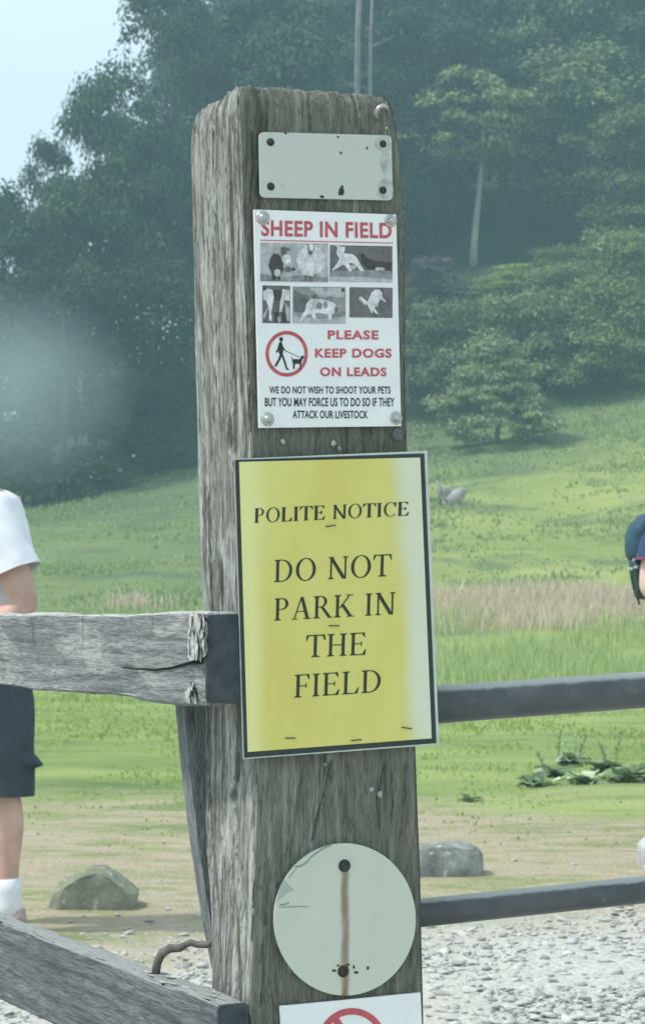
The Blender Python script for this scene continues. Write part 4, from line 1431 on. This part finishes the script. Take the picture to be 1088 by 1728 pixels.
def loft(mb, ring_list, seg=24, mi=0, caps=True):
    """ring_list: (centre, axis_a vector, axis_b vector) ellipses"""
    rows = []
    for c, a, b in ring_list:
        rows.append([c + a * math.cos(2 * math.pi * k / seg) + b * math.sin(2 * math.pi * k / seg) for k in range(seg)])
    mb.grid(rows, mi, close=True, caps=caps)


def tube_cloth(mb, pts, rads, seg=20, flare=0.0):
    mb.tube(pts, rads, seg, caps=False)


FOLD = bpy.data.textures.new('fold', 'CLOUDS'); FOLD.noise_scale = 0.11; FOLD.noise_depth = 2


def folds(o, amt):
    m = o.modifiers.new('sub', 'SUBSURF'); m.levels = 2; m.render_levels = 2
    d = o.modifiers.new('fold', 'DISPLACE'); d.texture = FOLD; d.strength = amt; d.mid_level = 0.5
    d.texture_coords = 'GLOBAL'
    return o


def person(origin, f, joints, skin, label, shirt_mat, trim, shorts_mat, with_bag_gap=0.0):
    """f = +1 / -1: facing along +x or -x. joints in (forward, across, up)"""
    root = empty('person', origin, 0)
    tag(root, label, 'person')
    def W(a, c, u): return origin + Vector((f * a, c, u))
    j = {k: W(*v) for k, v in joints.items()}
    J, idx = [], {}
    def add(k, p, rx, ry=None):
        idx[k] = len(J); J.append((p, rx, ry or rx))
    add('pelvis', j['pelvis'], .13, .11)
    add('waist', j['waist'], .125, .10)
    add('chest', j['chest'], .145, .11)
    add('neck0', j['neck'], .06)
    add('jaw', j['head'] + Vector((f * .012, 0, -.055)), .062, .066)
    add('skull', j['head'] + Vector((-f * .005, 0, .045)), .078, .088)
    add('crownhead', j['head'] + Vector((-f * .01, 0, .105)), .05, .058)
    add('nose', j['head'] + Vector((f * .088, 0, -.005)), .012)
    E = [(0, 1), (1, 2), (2, 3), (3, 4), (4, 5), (5, 6), (5, 7)]
    def chain(start, lst):
        prev = idx[start]
        for k, p, r in lst:
            add(k, p, r if not isinstance(r, tuple) else r[0], None if not isinstance(r, tuple) else r[1])
            E.append((prev, idx[k])); prev = idx[k]
    for s in ('n', 'f'):
        sh, el, wr = j['sh' + s], j['el' + s], j['wr' + s]
        d = (wr - el).normalized()
        side = Vector((0, 1 if s == 'n' else -1, 0))
        up_ = d.cross(side).normalized()
        palm = wr + d * .045
        chain('chest', [('sh' + s, sh, .062), ('ua' + s, sh.lerp(el, .5), .060), ('el' + s, el, .052), ('fa' + s, el.lerp(wr, .35), .052), ('wr' + s, wr, .028), ('pm' + s, palm, (.034, .020)), ('pk' + s, palm + d * .04, (.036, .017))])
        # five fingers, unequal and slightly curled
        curl = side * (.018)
        for fi, (o_, L) in enumerate(((.030, .066), (.010, .076), (-.010, .072), (-.029, .056))):
            b0 = palm + d * .045 + up_ * o_
            chain('pk' + s, [('f%d%sa' % (fi, s), b0 + d * L * .35 + curl * .2, .0095), ('f%d%sb' % (fi, s), b0 + d * L * .72 + curl * .8, .0085), ('f%d%sc' % (fi, s), b0 + d * L * .92 + curl * 1.9, .007)])
        chain('pm' + s, [('th%sa' % s, palm + up_ * .044 + d * .012 + curl * .4, .011), ('th%sb' % s, palm + up_ * .058 + d * .045 + curl * .9, .009)])
        hp, kn, an = j['hp' + s], j['kn' + s], j['an' + s]
        chain('pelvis', [('hp' + s, hp, .095), ('tg' + s, hp.lerp(kn, .5), .078), ('kn' + s, kn, .056), ('cf' + s, kn.lerp(an, .32) + Vector((-f * .016, 0, 0)), .057), ('sn' + s, kn.lerp(an, .7), .042), ('an' + s, an, .037), ('ft' + s, an + Vector((f * .08, 0, -.05)), .036), ('to' + s, an + Vector((f * .15, 0, -.06)), .028)])
    skin_body('body', J, E, skin, root, 0)
    # face and hair
    hd = j['head']
    for sy in (-.033, .033):
        fm = MB()
        c = hd + Vector((f * .080, sy, .028))
        loft(fm, [(c + Vector((f * .006 * k, 0, 0)), Vector((0, .014 * r_, 0)), Vector((0, 0, .008 * r_))) for k, r_ in ((-.5, 1), (.2, .8), (.7, .2))], 12)
        fm.build('eye', M['black'], root, True)
    fm = MB()
    loft(fm, [(hd + Vector((f * .070, 0, -.045)) + Vector((f * .006 * k, 0, 0)), Vector((0, .024 * r_, 0)), Vector((0, 0, .007 * r_))) for k, r_ in ((-.6, 1), (.3, .8), (.8, .2))], 12)
    fm.build('mouth', plain('lips', (0.30, 0.14, 0.13)), root, True)
    hm = MB(); rows = []
    for k in range(9):
        t = k / 8 * 1.75
        rr = math.sin(t + .12); zz = math.cos(t + .12)
        back = -f * .012 * (1 + k * .25)
        rows.append([hd + Vector((back + f * (.104 * rr) * math.cos(a) * (1 if math.cos(a) < 0 else max(.55, 1 - .05 * k)), .092 * rr * math.sin(a), .055 + .100 * zz + (.03 * k / 8 if math.cos(a) > .2 else 0))) for a in np.linspace(0, 2 * math.pi, 28, False)])
    hm.grid(rows, close=True, caps=True)
    hm.build('hair', M['hair'], root, True)
    # shirt
    X = Vector((1, 0, 0)); Yv = Vector((0, 1, 0))
    sm = MB()
    pv, wa, chs, nk = j['pelvis'], j['waist'], j['chest'], j['neck']
    loft(sm, [(pv + Vector((0, 0, -.02)), X * .145, Yv * .185), (pv + Vector((0, 0, .08)), X * .142, Yv * .180), (wa, X * .135, Yv * .175), (chs + Vector((0, 0, -.08)), X * .140, Yv * .195), (chs + Vector((0, 0, .04)), X * .132, Yv * .20), (chs.lerp(nk, .55), X * .105, Yv * .155), (chs.lerp(nk, .85), X * .078, Yv * .095), (nk + Vector((0, 0, .01)), X * .068, Yv * .075)], 32, 0, False)
    for s in ('n', 'f'):
        sh, el = j['sh' + s], j['el' + s]
        inn = sh.lerp(chs, .45) + Vector((0, 0, .045))
        d = (el - sh)
        P = [inn - (sh - inn) * .2, inn, sh + Vector((0, 0, .012)), sh + d * .22, sh + d * .45, sh + d * .62]
        sm.tube(P, [.004, .070, .082, .082, .084, .088], 22, 0, False)
        sm.tube([P[-1] + d * .002, P[-1] - d * .04], [.0885, .0875], 22, 1, False)
    folds(sm.build('shirt', [shirt_mat, trim], root, True), .022)
    # shorts
    st = MB()
    loft(st, [(pv + Vector((0, 0, .07)), X * .138, Yv * .175), (pv, X * .145, Yv * .185), (pv + Vector((0, 0, -.10)), X * .145, Yv * .185), (pv + Vector((0, 0, -.15)), X * .13, Yv * .17)], 32, 0, True)
    for s in ('n', 'f'):
        hp, kn, an = j['hp' + s], j['kn' + s], j['an' + s]
        bq = Vector((-f * .012, 0, 0))
        st.tube([hp + Vector((0, 0, .03)), hp + Vector((0, 0, -.08)) + bq, hp.lerp(kn, .5) + bq, hp.lerp(kn, .85) + bq, kn + Vector((0, 0, -.04)) + bq * .6], [(.11, .11), (.114, .118), (.108, .110), (.10, .10), (.094, .094)], 24, 0, False)
    folds(st.build('shorts', shorts_mat, root, True), .026)
    for s in ('n', 'f'):
        kn, an = j['kn' + s], j['an' + s]
        so_ = MB(); so_.tube([an.lerp(kn, .22), an.lerp(kn, .12), an, an + Vector((0, 0, -.05))], [.046, .044, .043, .045], 20, 0, True)
        so_.build('sock', M['sock'], root, True)
        sh_ = MB()
        rows = []
        for (a, hw, ht) in ((-.060, .012, .03), (-.052, .034, .075), (-.03, .042, .082), (.03, .044, .075), (.09, .048, .058), (.15, .044, .044), (.185, .022, .03)):
            c = an + Vector((f * a, 0, -an.z + origin.z))
            rows.append([c + Vector((0, hw * math.cos(q_), max(0, ht * (.5 + .5 * math.sin(q_))))) for q_ in np.linspace(0, 2 * math.pi, 16, False)])
        sh_.grid(rows, close=True, caps=True)
        sh_.build('shoe', M['shoe'], root, True)
    return root, j


orgA = at(-15, 1560, 8.0); orgA.z = 0.0
pa, ja = person(orgA, -1, dict(
    pelvis=(.0, 0, .93), waist=(.01, 0, 1.12), chest=(.015, 0, 1.33), neck=(.075, 0, 1.50), head=(.165, 0, 1.61),
    shn=(-.02, -.19, 1.375), eln=(-.150, -.235, 1.065), wrn=(.09, -.20, .965), shf=(.0, .19, 1.40), elf=(-.06, .23, 1.12), wrf=(.16, .17, 1.06),
    hpn=(-.02, -.095, .88), knn=(-.05, -.105, .485), ann=(-.075, -.11, .085), hpf=(.01, .095, .88), knf=(.08, .10, .49), anf=(.03, .11, .085)),
    M['skin'], 'person in white t-shirt, dark shorts and white socks behind the fence rails', M['tshirt'], M['tshirt'], M['shorts'])
fl = MB()
c0 = at(42, 1268, 7.85)
rows = []
for (x, y, hh_) in ((28, 1276, 26), (42, 1279, 22), (54, 1282, 15), (64, 1287, 8), (71, 1291, 2)):
    c = at(x, y, 7.87); r_ = hh_ / 500
    rows.append([c + Vector((0, .05 * math.cos(a), r_ * math.sin(a))) for a in np.linspace(0, 2 * math.pi, 12, False)])
fl.grid(rows, close=True, caps=True)
fl.build('hanging_flap', M['shorts'], pa, True)

orgB = at(1152, 1417, 11.0); orgB.z = 0.0
pb, jb = person(orgB, 1, dict(
    pelvis=(.0, 0, .96), waist=(.01, 0, 1.15), chest=(.0, 0, 1.38), neck=(.03, 0, 1.55), head=(.06, 0, 1.69),
    shn=(-.12, -.19, 1.45), eln=(-.190, -.23, 1.16), wrn=(.09, -.20, 1.03), shf=(.0, .19, 1.45), elf=(-.02, .23, 1.15), wrf=(.16, .17, 1.06),
    hpn=(.0, -.095, .90), knn=(.05, -.105, .50), ann=(.03, -.11, .085), hpf=(.01, .095, .90), knf=(.16, .10, .50), anf=(.18, .11, .085)),
    M['skin_pale'], 'person in navy t-shirt wearing a teal backpack at the picture edge', M['navy'], M['trim'], M['shorts'])
orgBody = orgB.copy(); orgB = orgB - Vector((0.066, 0, 0))
bp = empty('backpack', orgB + Vector((-.13, 0, 1.12)), 0)
tag(bp, 'teal and dark backpack with hanging straps on the navy t-shirt', 'backpack')
def bagrows(spec, y0=0.0):
    rows = []
    for (z, xb, xf, hw) in spec:
        c = orgB + Vector(((xb + xf) / 2, y0, z)); a = (xf - xb) / 2
        ring = []
        for q_ in np.linspace(0, 2 * math.pi, 28, False):
            cx, sx = math.cos(q_), math.sin(q_)
            ring.append(c + Vector((a * math.copysign(abs(cx) ** .6, cx), hw * math.copysign(abs(sx) ** .6, sx), 0)))
        rows.append(ring)
    return rows
m = MB(); m.grid(bagrows([(1.508, -.125, -.085, .08), (1.50, -.135, -.07, .12), (1.46, -.17, -.075, .145), (1.42, -.186, -.08, .15), (1.36, -.19, -.085, .15), (1.32, -.186, -.085, .15), (1.305, -.178, -.085, .145)]), close=True, caps=True)
m.build('top_pocket', M['bag'], bp, True)
m = MB(); m.grid(bagrows([(1.306, -.172, -.085, .14), (1.24, -.168, -.085, .14), (1.18, -.155, -.08, .14), (1.13, -.145, -.07, .135), (1.115, -.135, -.06, .12)]), close=True, caps=True)
m.build('lower_pocket', M['bag_dark'], bp, True)
for dx, z0, z1 in ((-.176, 1.27, 1.16), (-.150, 1.16, 1.09)):
    m = MB(); m.tube([orgB + Vector((dx, -.10, z0)), orgB + Vector((dx - .006, -.12, (z0 + z1) / 2)), orgB + Vector((dx + .004, -.125, z1))], .006, 8)
    m.build('strap', M['bag_dark'], bp)
for dx, dz in ((-.168, 1.295), (-.165, 1.262), (-.188, 1.255)):
    m = MB(); m.box(orgB + Vector((dx, -.13, dz)), (.009, 0, 0), (0, .006, 0), (0, 0, .006))
    m.build('buckle', M['white'], bp)


# ------------------------------------------------------------------ trees
def crown_mesh(name, seed, rx, zlo, zhi, nclump, nleaf, leaf, mat, shape='round', clump=(.8, 1.4), flecks=None):
    g = np.random.default_rng(seed)
    Vs = []
    for i in range(nclump):
        zf = g.random()
        z = zlo + (zhi - zlo) * zf
        if shape == 'round': prof = math.sin(math.pi * min(1, .12 + .85 * zf)) ** .6
        elif shape == 'tall': prof = (1 - zf) ** .55 * .75 + .28 * math.sin(math.pi * zf)
        elif shape == 'flat': prof = .45 + .6 * math.sin(math.pi * min(1, .15 + .8 * zf))
        elif shape == 'layer': prof = (1 - zf * .80) ** .75 * (.92 + .12 * math.sin(zf * 19 + seed))
        else: prof = (1 - zf * .75) ** .7
        a = g.random() * 6.283
        rr = rx * prof * (.35 + .65 * g.random() ** .5)
        rr *= 1 + (.18 if shape != 'layer' else .30) * math.sin(a * 3 + seed) * (1 - zf)
        c = np.array([rr * math.cos(a), rr * math.sin(a), z])
        cr_ = clump[0] + (clump[1] - clump[0]) * g.random()
        n = int(nleaf * (.6 + .8 * g.random()))
        d = g.normal(size=(n, 3)); d /= np.linalg.norm(d, axis=1)[:, None]
        d[:, 2] = np.where(d[:, 2] < -.2, -d[:, 2] * .6, d[:, 2])
        rad = cr_ * (.45 + .6 * g.random(n) ** .7)
        sq = {'flat': .32, 'layer': .58}.get(shape, .78)
        p = c + d * rad[:, None] * np.array([1, 1, sq])
        # leaf spray: a quad roughly facing out and up
        nrm = d * .8 + np.array([0, 0, .35]) + g.normal(size=(n, 3)) * .45
        nrm /= np.linalg.norm(nrm, axis=1)[:, None]
        t1 = np.cross(nrm, g.normal(size=(n, 3))); t1 /= np.linalg.norm(t1, axis=1)[:, None]
        t2 = np.cross(nrm, t1)
        s = leaf * (.5 + .9 * g.random(n))[:, None]
        q = np.stack([p - t1 * s * .9, p - t2 * s * .42 + t1 * s * .1, p + t1 * s, p + t2 * s * .5 - t1 * s * .1], 1)
        Vs.append(q)
    V = np.concatenate(Vs)
    n = len(V)
    return np_mesh(name, V.reshape(-1, 3), np.arange(n * 4).reshape(-1, 4), mat, 4)


def trunk_mesh(name, seed, h, r, mat, limbs=6, lean=0.0, spread=2.5, from_=.35):
    rd = random.Random(seed)
    m = MB()
    def pt(f): return Vector((lean * f * f + .12 * math.sin(f * 5 + seed), .1 * math.sin(f * 4 + seed * 2), h * f - .5 * (f == 0)))
    m.tube([pt(k / 9) for k in range(10)], [r * (1.25 - .25 * min(1, k)) * (1 - .8 * k / 9) for k in range(10)], 9)
    for i in range(limbs):
        f = from_ + (.95 - from_) * (i + rd.random() * .6) / limbs
        a = rd.uniform(0, 6.283); L = spread * (1.15 - f * .7) * rd.uniform(.7, 1.1)
        b = pt(f); d = Vector((math.cos(a), math.sin(a), rd.uniform(.25, .8)))
        rr = r * (1 - .8 * f) * .55
        m.tube([b, b + d * L * .35, b + d * L * .7 + Vector((0, 0, L * .05)), b + d * L + Vector((0, 0, L * .22))], [rr, rr * .75, rr * .5, rr * .2], 6)
    me = bpy.data.meshes.new(name); me.from_pydata(m.v, [], m.f); me.materials.append(mat)
    me.polygons.foreach_set('use_smooth', [True] * len(me.polygons))
    return me


# unit trees: (crown mesh, trunk mesh, native height, native width)
KIND = {
    'broad': (crown_mesh('broad_crown', 1, 4.0, 2.2, 11.2, 72, 230, .155, M['leaf_dark'], 'round', (.9, 1.9)), trunk_mesh('trunk', 1, 10, .28, M['bark'], 7, .3, 4), 12.0, 9.0),
    'broad2': (crown_mesh('broad_crown', 2, 3.8, 1.6, 11.0, 68, 230, .16, M['leaf_mid'], 'round', (.9, 2.0)), trunk_mesh('trunk', 2, 10, .26, M['bark'], 7, -.4, 4), 12.0, 9.0),
    'tall': (crown_mesh('tall_crown', 3, 3.3, 1.5, 13.2, 78, 220, .155, M['leaf_dark'], 'tall', (.8, 1.7)), trunk_mesh('trunk', 3, 13, .25, M['bark'], 9, .2, 3), 14.0, 7.5),
    'airy': (crown_mesh('airy_crown', 4, 4.0, 1.6, 13.0, 98, 190, .125, M['leaf_dark'], 'round', (.6, 1.3)), trunk_mesh('trunk', 4, 12, .26, M['bark'], 9, .5, 4), 14.0, 9.0),
    'pale': (crown_mesh('birch_crown', 5, 3.6, 6.6, 12.0, 60, 130, .20, M['leaf_mid'], 'round', (.7, 1.4)), trunk_mesh('trunk', 5, 11, .22, M['pale_bark'], 6, .6, 2.6, .55), 12.5, 8.5),
    'haw': (crown_mesh('hawthorn_crown', 6, 2.75, .20, 3.75, 150, 170, .08, M['leaf_haw'], 'layer', (.30, .70)), trunk_mesh('trunk', 6, 2.8, .13, M['bark'], 9, .2, 2.0, .25), 4.0, 5.6),
    'bush': (crown_mesh('bush_crown', 7, 2.0, .3, 3.0, 52, 230, .08, M['leaf_scrub'], 'dome', (.5, .9)), trunk_mesh('stem', 7, 2.2, .09, M['bark'], 6, .1, 1.4, .15), 3.6, 5.0),
    'light': (crown_mesh('bright_crown', 8, 2.2, .4, 5.0, 66, 230, .085, M['leaf_light'], 'dome', (.6, 1.0)), trunk_mesh('stem', 8, 4, .11, M['bark'], 7, .2, 1.8, .2), 5.6, 5.6),
    'yew': (crown_mesh('yew_crown', 12, 3.2, .6, 11.5, 75, 120, .20, M['leaf_yew'], 'tall', (.8, 1.5)), trunk_mesh('trunk', 12, 11, .25, M['bark'], 7, .2, 2.5), 12.0, 7.0),
    'dusky': (crown_mesh('dusky_crown', 9, 1.3, .3, 2.3, 30, 60, .14, M['leaf_pink'], 'dome', (.4, .65)), trunk_mesh('stem', 9, 1.6, .07, M['bark'], 6, .1, 1.0, .15), 2.7, 3.2),
    'dark_bush': (crown_mesh('bramble_crown', 10, 2.0, .2, 2.6, 46, 140, .12, M['leaf_dark'], 'dome', (.5, .9)), trunk_mesh('stem', 10, 1.8, .08, M['bark'], 6, .1, 1.4, .15), 3.2, 5.0),
}


def tree(name, kind, label, cat, px, base, top, wpx, group=None, rz=0.0, bright=None):
    """base: picture row of its foot on the ground, or ('Y', distance)"""
    if isinstance(base, tuple):
        Y = base[1]; X = (px - CX) / F * Y
        p = Vector((X, Y, H(X, Y)))
    else:
        p = ground_at(px, base)
    Y = p.y
    zt = EYE.z + ray(px, top).z * Y
    cm, tm, nh, nw = KIND[kind]
    sz = (zt - p.z) / nh; sx = wpx * Y / F / nw
    root = empty(name, p, rz); root.scale = (sx, sx, sz)
    tag(root, label, cat, group)
    for nm, me in (('crown', cm), ('trunk', tm)):
        o = bpy.data.objects.new(nm, me); link(o, root)
    return root


GW = 'trees of the hillside wood'
GS = 'shrubs below the wood'
# at the edge of the pasture
tree('hawthorn_tree', 'haw', 'spreading grey-green hawthorn standing alone on the pasture slope', 'tree', 836, 752, 572, 250, None, .4)
tree('bright_shrub', 'light', 'tall yellow-green shrub, brightest of the bushes on the slope', 'shrub', 1045, 655, 372, 300, GS, 1.0)
tree('green_shrub', 'bush', 'rounded mid-green shrub behind the hawthorn', 'shrub', 880, 676, 478, 270, GS, 2.0)
tree('green_shrub', 'bush', 'mid-green shrub between the hawthorn and the post', 'shrub', 745, 706, 492, 210, GS, 3.1)
tree('green_shrub', 'bush', 'shrub filling the gap between the hawthorn and the brightest bush', 'shrub', 985, 664, 510, 250, GS, 5.1)
tree('green_shrub', 'light', 'pale green shrub uphill of the rounded one under the trees', 'shrub', 960, ('Y', 106), 415, 240, GS, 2.5)
tree('dusky_shrub', 'dusky', 'dusky pinkish-grey shrub at the foot of the pale trunk', 'shrub', 728, ('Y', 108), 430, 120, GS, .2)
tree('pale_trunk_tree', 'pale', 'tree with a bare pale trunk rising above the shrubs', 'tree', 803, ('Y', 112), 120, 270, GW, .0)
tree('broadleaf_tree', 'broad2', 'big green broadleaf tree above the brightest shrub', 'tree', 985, ('Y', 114), 70, 310, GW, 1.3)
tree('broadleaf_tree', 'broad2', 'green broadleaf tree cut by the picture edge above the brightest shrub', 'tree', 1110, ('Y', 108), 170, 300, GW, 4.3)
tree('scrub_shrub', 'light', 'yellow-green scrub bush leaning against the brightest one', 'shrub', 945, ('Y', 101), 440, 230, GS, 4.4)
tree('scrub_shrub', 'bush', 'scrub bush directly above the crown of the hawthorn', 'shrub', 810, ('Y', 103), 500, 220, GS, 5.4)
tree('scrub_shrub', 'light', 'leafy scrub bush above and beyond the mid-green one', 'shrub', 880, ('Y', 107), 445, 220, GS, 0.9)
tree('scrub_shrub', 'bush', 'scrub bush against the post edge level with the ringed symbol', 'shrub', 690, ('Y', 100), 530, 210, GS, 3.8)
tree('scrub_shrub', 'light', 'tall scrub bush cut by the picture edge under the broadleaf tree', 'shrub', 1100, ('Y', 105), 340, 250, GS, 2.9)
tree('scrub_shrub', 'bush', 'low scrub bush between hawthorn crown and picture edge, lowest in the belt', 'shrub', 1085, ('Y', 99), 560, 200, GS, 1.9)
# the skyline
tree('skyline_tree', 'airy', 'tall airy tree on the skyline with sky showing through it', 'tree', 275, ('Y', 104), -70, 290, GW, .7)
tree('skyline_tree', 'broad', 'dark tree on the skyline stepping down from the tall airy one', 'tree', 160, ('Y', 101), 105, 190, GW, 2.2)
tree('skyline_tree', 'airy', 'small skyline tree lowest on the wood edge beside the open sky', 'tree', 80, ('Y', 100), 205, 160, GW, 3.6)
tree('skyline_tree', 'broad', 'hazy tree at the end of the wood cut by the picture edge', 'tree', -10, ('Y', 98), 300, 230, GW, 5.2)
tree('skyline_tree', 'broad', 'rounded tree filling the wood under the tall airy skyline tree', 'tree', 225, ('Y', 99), 190, 230, GW, 1.2)
tree('skyline_tree', 'broad', 'rounded tree of middle height under the smallest skyline tree', 'tree', 130, ('Y', 97), 285, 240, GW, 4.6)
tree('skyline_tree', 'broad', 'rounded tree below the skyline nearest the picture edge', 'tree', 45, ('Y', 96), 330, 220, GW, 2.9)
# front of the dark wood beside the post
tree('blossom_tree', 'broad', 'dark tree with pale flecked leaves beside the middle of the post', 'tree', 255, 800, 425, 270, GW, 1.9)
tree('broadleaf_tree', 'broad', 'broad dark tree below the skyline at the bottom of the wood', 'tree', 110, 838, 440, 290, GW, 3.3)
tree('dark_bramble', 'dark_bush', 'dark bramble thicket behind the white t-shirt', 'shrub', 45, 852, 735, 230, GS, .4)
tree('dark_bramble', 'dark_bush', 'low dark bramble at the top of the pasture nearest the post', 'shrub', 262, 800, 715, 190, GS, 2.1)
tree('dark_bramble', 'dark_bush', 'dark bramble with pale flecks between the other two thickets', 'shrub', 155, 832, 745, 170, GS, 4.0)
tree('dark_yew', 'yew', 'blackish yew in the gap beside the bare pale trunk', 'tree', 742, ('Y', 116), 270, 190, GW, 1.1)  # dark trees added to stand in for shaded pockets of the wood
tree('dark_yew', 'yew', 'blackish yew half hidden behind the post top', 'tree', 670, ('Y', 113), 215, 190, GW, 2.7)
tree('dark_yew', 'yew', 'blackish yew between the airy skyline tree and the post', 'tree', 268, ('Y', 101.5), 225, 150, GW, 0.3)
tree('broadleaf_tree', 'broad', 'dark tree at the picture edge just above the white t-shirt', 'tree', 0, ('Y', 97), 520, 250, GW, 0.5)
# crowded wood behind: nothing tells these apart
LBL = 'dark green tree crowded among others up the hillside wood'
rd = random.Random(5)
for Y0, row in ((104, (380, 470, 560)), (117, (330, 440, 540, 640, 740, 850, 960, 1060)), (130, (330, 420, 520, 620, 720, 820, 920, 1020, 1120)), (145, (380, 480, 590, 700, 800, 900, 1000, 1100))):
    for px in row:
        px += rd.uniform(-22, 22)
        Y = Y0 + rd.uniform(-3, 3)
        X = (px - CX) / F * Y
        hh_ = rd.uniform(11.5, 15)
        zt = H(X, Y) + hh_
        top = HOR - (zt - EYE.z) / Y * F
        tree('wood_tree', rd.choice(('broad2', 'broad2', 'broad', 'tall') if px > 640 else ('broad', 'tall', 'broad2', 'tall', 'broad')), LBL, 'tree', px, ('Y', Y), top, rd.uniform(7, 9.5) / Y * F, GW, rd.uniform(0, 6.28))
def flecks(root, n, seed, box, size):
    g = np.random.default_rng(seed)
    p = np.stack([g.normal(0, box[0], n), -np.abs(g.normal(box[1], .25, n)), g.uniform(box[2], box[3], n)], 1)
    t1 = g.normal(size=(n, 3)); t1 /= np.linalg.norm(t1, axis=1)[:, None]
    t2 = np.cross(t1, g.normal(size=(n, 3))); t2 /= np.linalg.norm(t2, axis=1)[:, None]
    q = np.stack([p - t1 * size, p - t2 * size * .6, p + t1 * size, p + t2 * size * .6], 1)
    o = bpy.data.objects.new('blossom', np_mesh('blossom', q.reshape(-1, 3), np.arange(n * 4).reshape(-1, 4), M['blossom'], 4))
    o.rotation_euler = (0, 0, -root.rotation_euler.z)
    link(o, root)


for o in list(COL.objects):
    if o.name.startswith('blossom_tree'): flecks(o, 70, 3, (1.7, 4.0, 5.5, 9.0), .10)
    if o.name.startswith('dark_bramble') and 'flecks' in o['label']: flecks(o, 16, 4, (1.0, 2.1, .5, 2.2), .09)
# bare trunks seen above the post and by the t-shirt
for nm, lab, px, y0, y1, r_ in (('bare_trunk', 'tall bare grey trunk standing up above the top of the post', 604, 330, -30, .19), ('bare_trunk', 'thinner bare grey trunk close beside the tall one above the post', 626, 330, -30, .11), ('bare_trunk', 'thin pale trunk in the dark wood above the brambles', 138, 830, 600, .13)):
    m = MB()
    Yt = 100 if px > 300 else 94
    a, b = at(px - 3, y0, Yt), at(px + 1, y1, Yt)
    X_ = a.x; a.z = H(a.x, a.y) - .3
    m.tube([a.lerp(b, k / 8) + Vector((.05 * math.sin(k * 1.7), 0, 0)) for k in range(9)], [r_ * (1 - .05 * k) for k in range(9)], 10)
    for k in range(5):
        p = a.lerp(b, .45 + .1 * k); d = Vector((random.choice((-1, 1)) * random.uniform(.5, 1), random.uniform(-.4, .4), .3))
        m.tube([p, p + d * .5, p + d * 1.1 + Vector((0, 0, .1))], [.05, .03, .012], 6)
    o = m.build(nm, plain('grey_bark', (0.17, 0.165, 0.16), .9, 0, .25, 3) if px > 300 else M['pale_bark'], None, True)
    tag(o, lab, 'tree trunk')

# dead stump on the pasture
g0 = ground_at(758, 852)
sb = empty('dead_stump', g0, 0)
tag(sb, 'broken grey dead stump lying on the pasture beside the yellow notice', 'stump')
m = MB(); S_ = g0.y / F
for (x0, y0, x1, y1, r_) in ((742, 850, 738, 812, 5), (752, 852, 744, 818, 4), (758, 852, 752, 822, 4), (765, 852, 757, 824, 4), (745, 852, 790, 848, 6)):
    m.tube([at(x0, y0, g0.y), at((x0 + x1) / 2 + 1, (y0 + y1) / 2, g0.y + .2), at(x1, y1, g0.y)], [r_ * S_, r_ * S_ * .9, r_ * S_ * .5], 8)
m.build('broken_limb', M['stump'], sb, True)
m = MB(); m.tube([at(758, 848, g0.y), at(772, 836, g0.y), at(783, 826, g0.y)], [10 * S_, 11 * S_, 7 * S_], 10)
m.build('stump_body', M['stump'], sb, True)

# ------------------------------------------------------------------ haze
hm = MB()
hm.box((0, 98, 29.4), (275, 0, 0), (0, 162, 0), (0, 0, 31))
hz_m = bpy.data.materials.new('haze'); hz_m.use_nodes = True
nt = hz_m.node_tree
nt.nodes.remove(nt.nodes['Principled BSDF'])
pv_ = nt.nodes.new('ShaderNodeVolumePrincipled')
pv_.inputs['Color'].default_value = (0.53, 0.84, 1.0, 1)
pv_.inputs['Density'].default_value = 0.0018
pv_.inputs['Anisotropy'].default_value = 0.2
nt.links.new(pv_.outputs['Volume'], nt.nodes['Material Output'].inputs['Volume'])
ho = hm.build('haze', hz_m)
tag(ho, kind='stuff')

# windscreen reflection imitated by an added pale volume before the wood
def glare_volume(c, r, dens):
    bm = bmesh.new(); bmesh.ops.create_icosphere(bm, subdivisions=3, radius=1.0)
    me = bpy.data.meshes.new('mist'); bm.to_mesh(me); bm.free()
    m = bpy.data.materials.new('mist'); m.use_nodes = True
    n = m.node_tree.nodes; l = m.node_tree.links
    n.remove(n['Principled BSDF'])
    v = n.new('ShaderNodeVolumePrincipled'); v.inputs['Color'].default_value = (0.80, 0.96, 1.0, 1)
    tc = n.new('ShaderNodeTexCoord'); g = n.new('ShaderNodeTexGradient'); g.gradient_type = 'SPHERICAL'
    l.new(tc.outputs['Object'], g.inputs['Vector'])
    ns = n.new('ShaderNodeTexNoise'); ns.inputs['Scale'].default_value = 1.6; ns.inputs['Detail'].default_value = 3
    l.new(tc.outputs['Object'], ns.inputs['Vector'])
    a = n.new('ShaderNodeMath'); a.operation = 'MULTIPLY'; l.new(g.outputs['Fac'], a.inputs[0]); l.new(ns.outputs['Fac'], a.inputs[1])
    b = n.new('ShaderNodeMath'); b.operation = 'MULTIPLY'; l.new(a.outputs[0], b.inputs[0]); b.inputs[1].default_value = dens
    l.new(b.outputs[0], v.inputs['Density'])
    l.new(v.outputs['Volume'], n['Material Output'].inputs['Volume'])
    me.materials.append(m)
    o = bpy.data.objects.new('mist', me); link(o); o.location = c; o.scale = r
    tag(o, kind='stuff')


glare_volume(at(15, 655, 84), (4.8, 5.0, 4.0), 0.19)
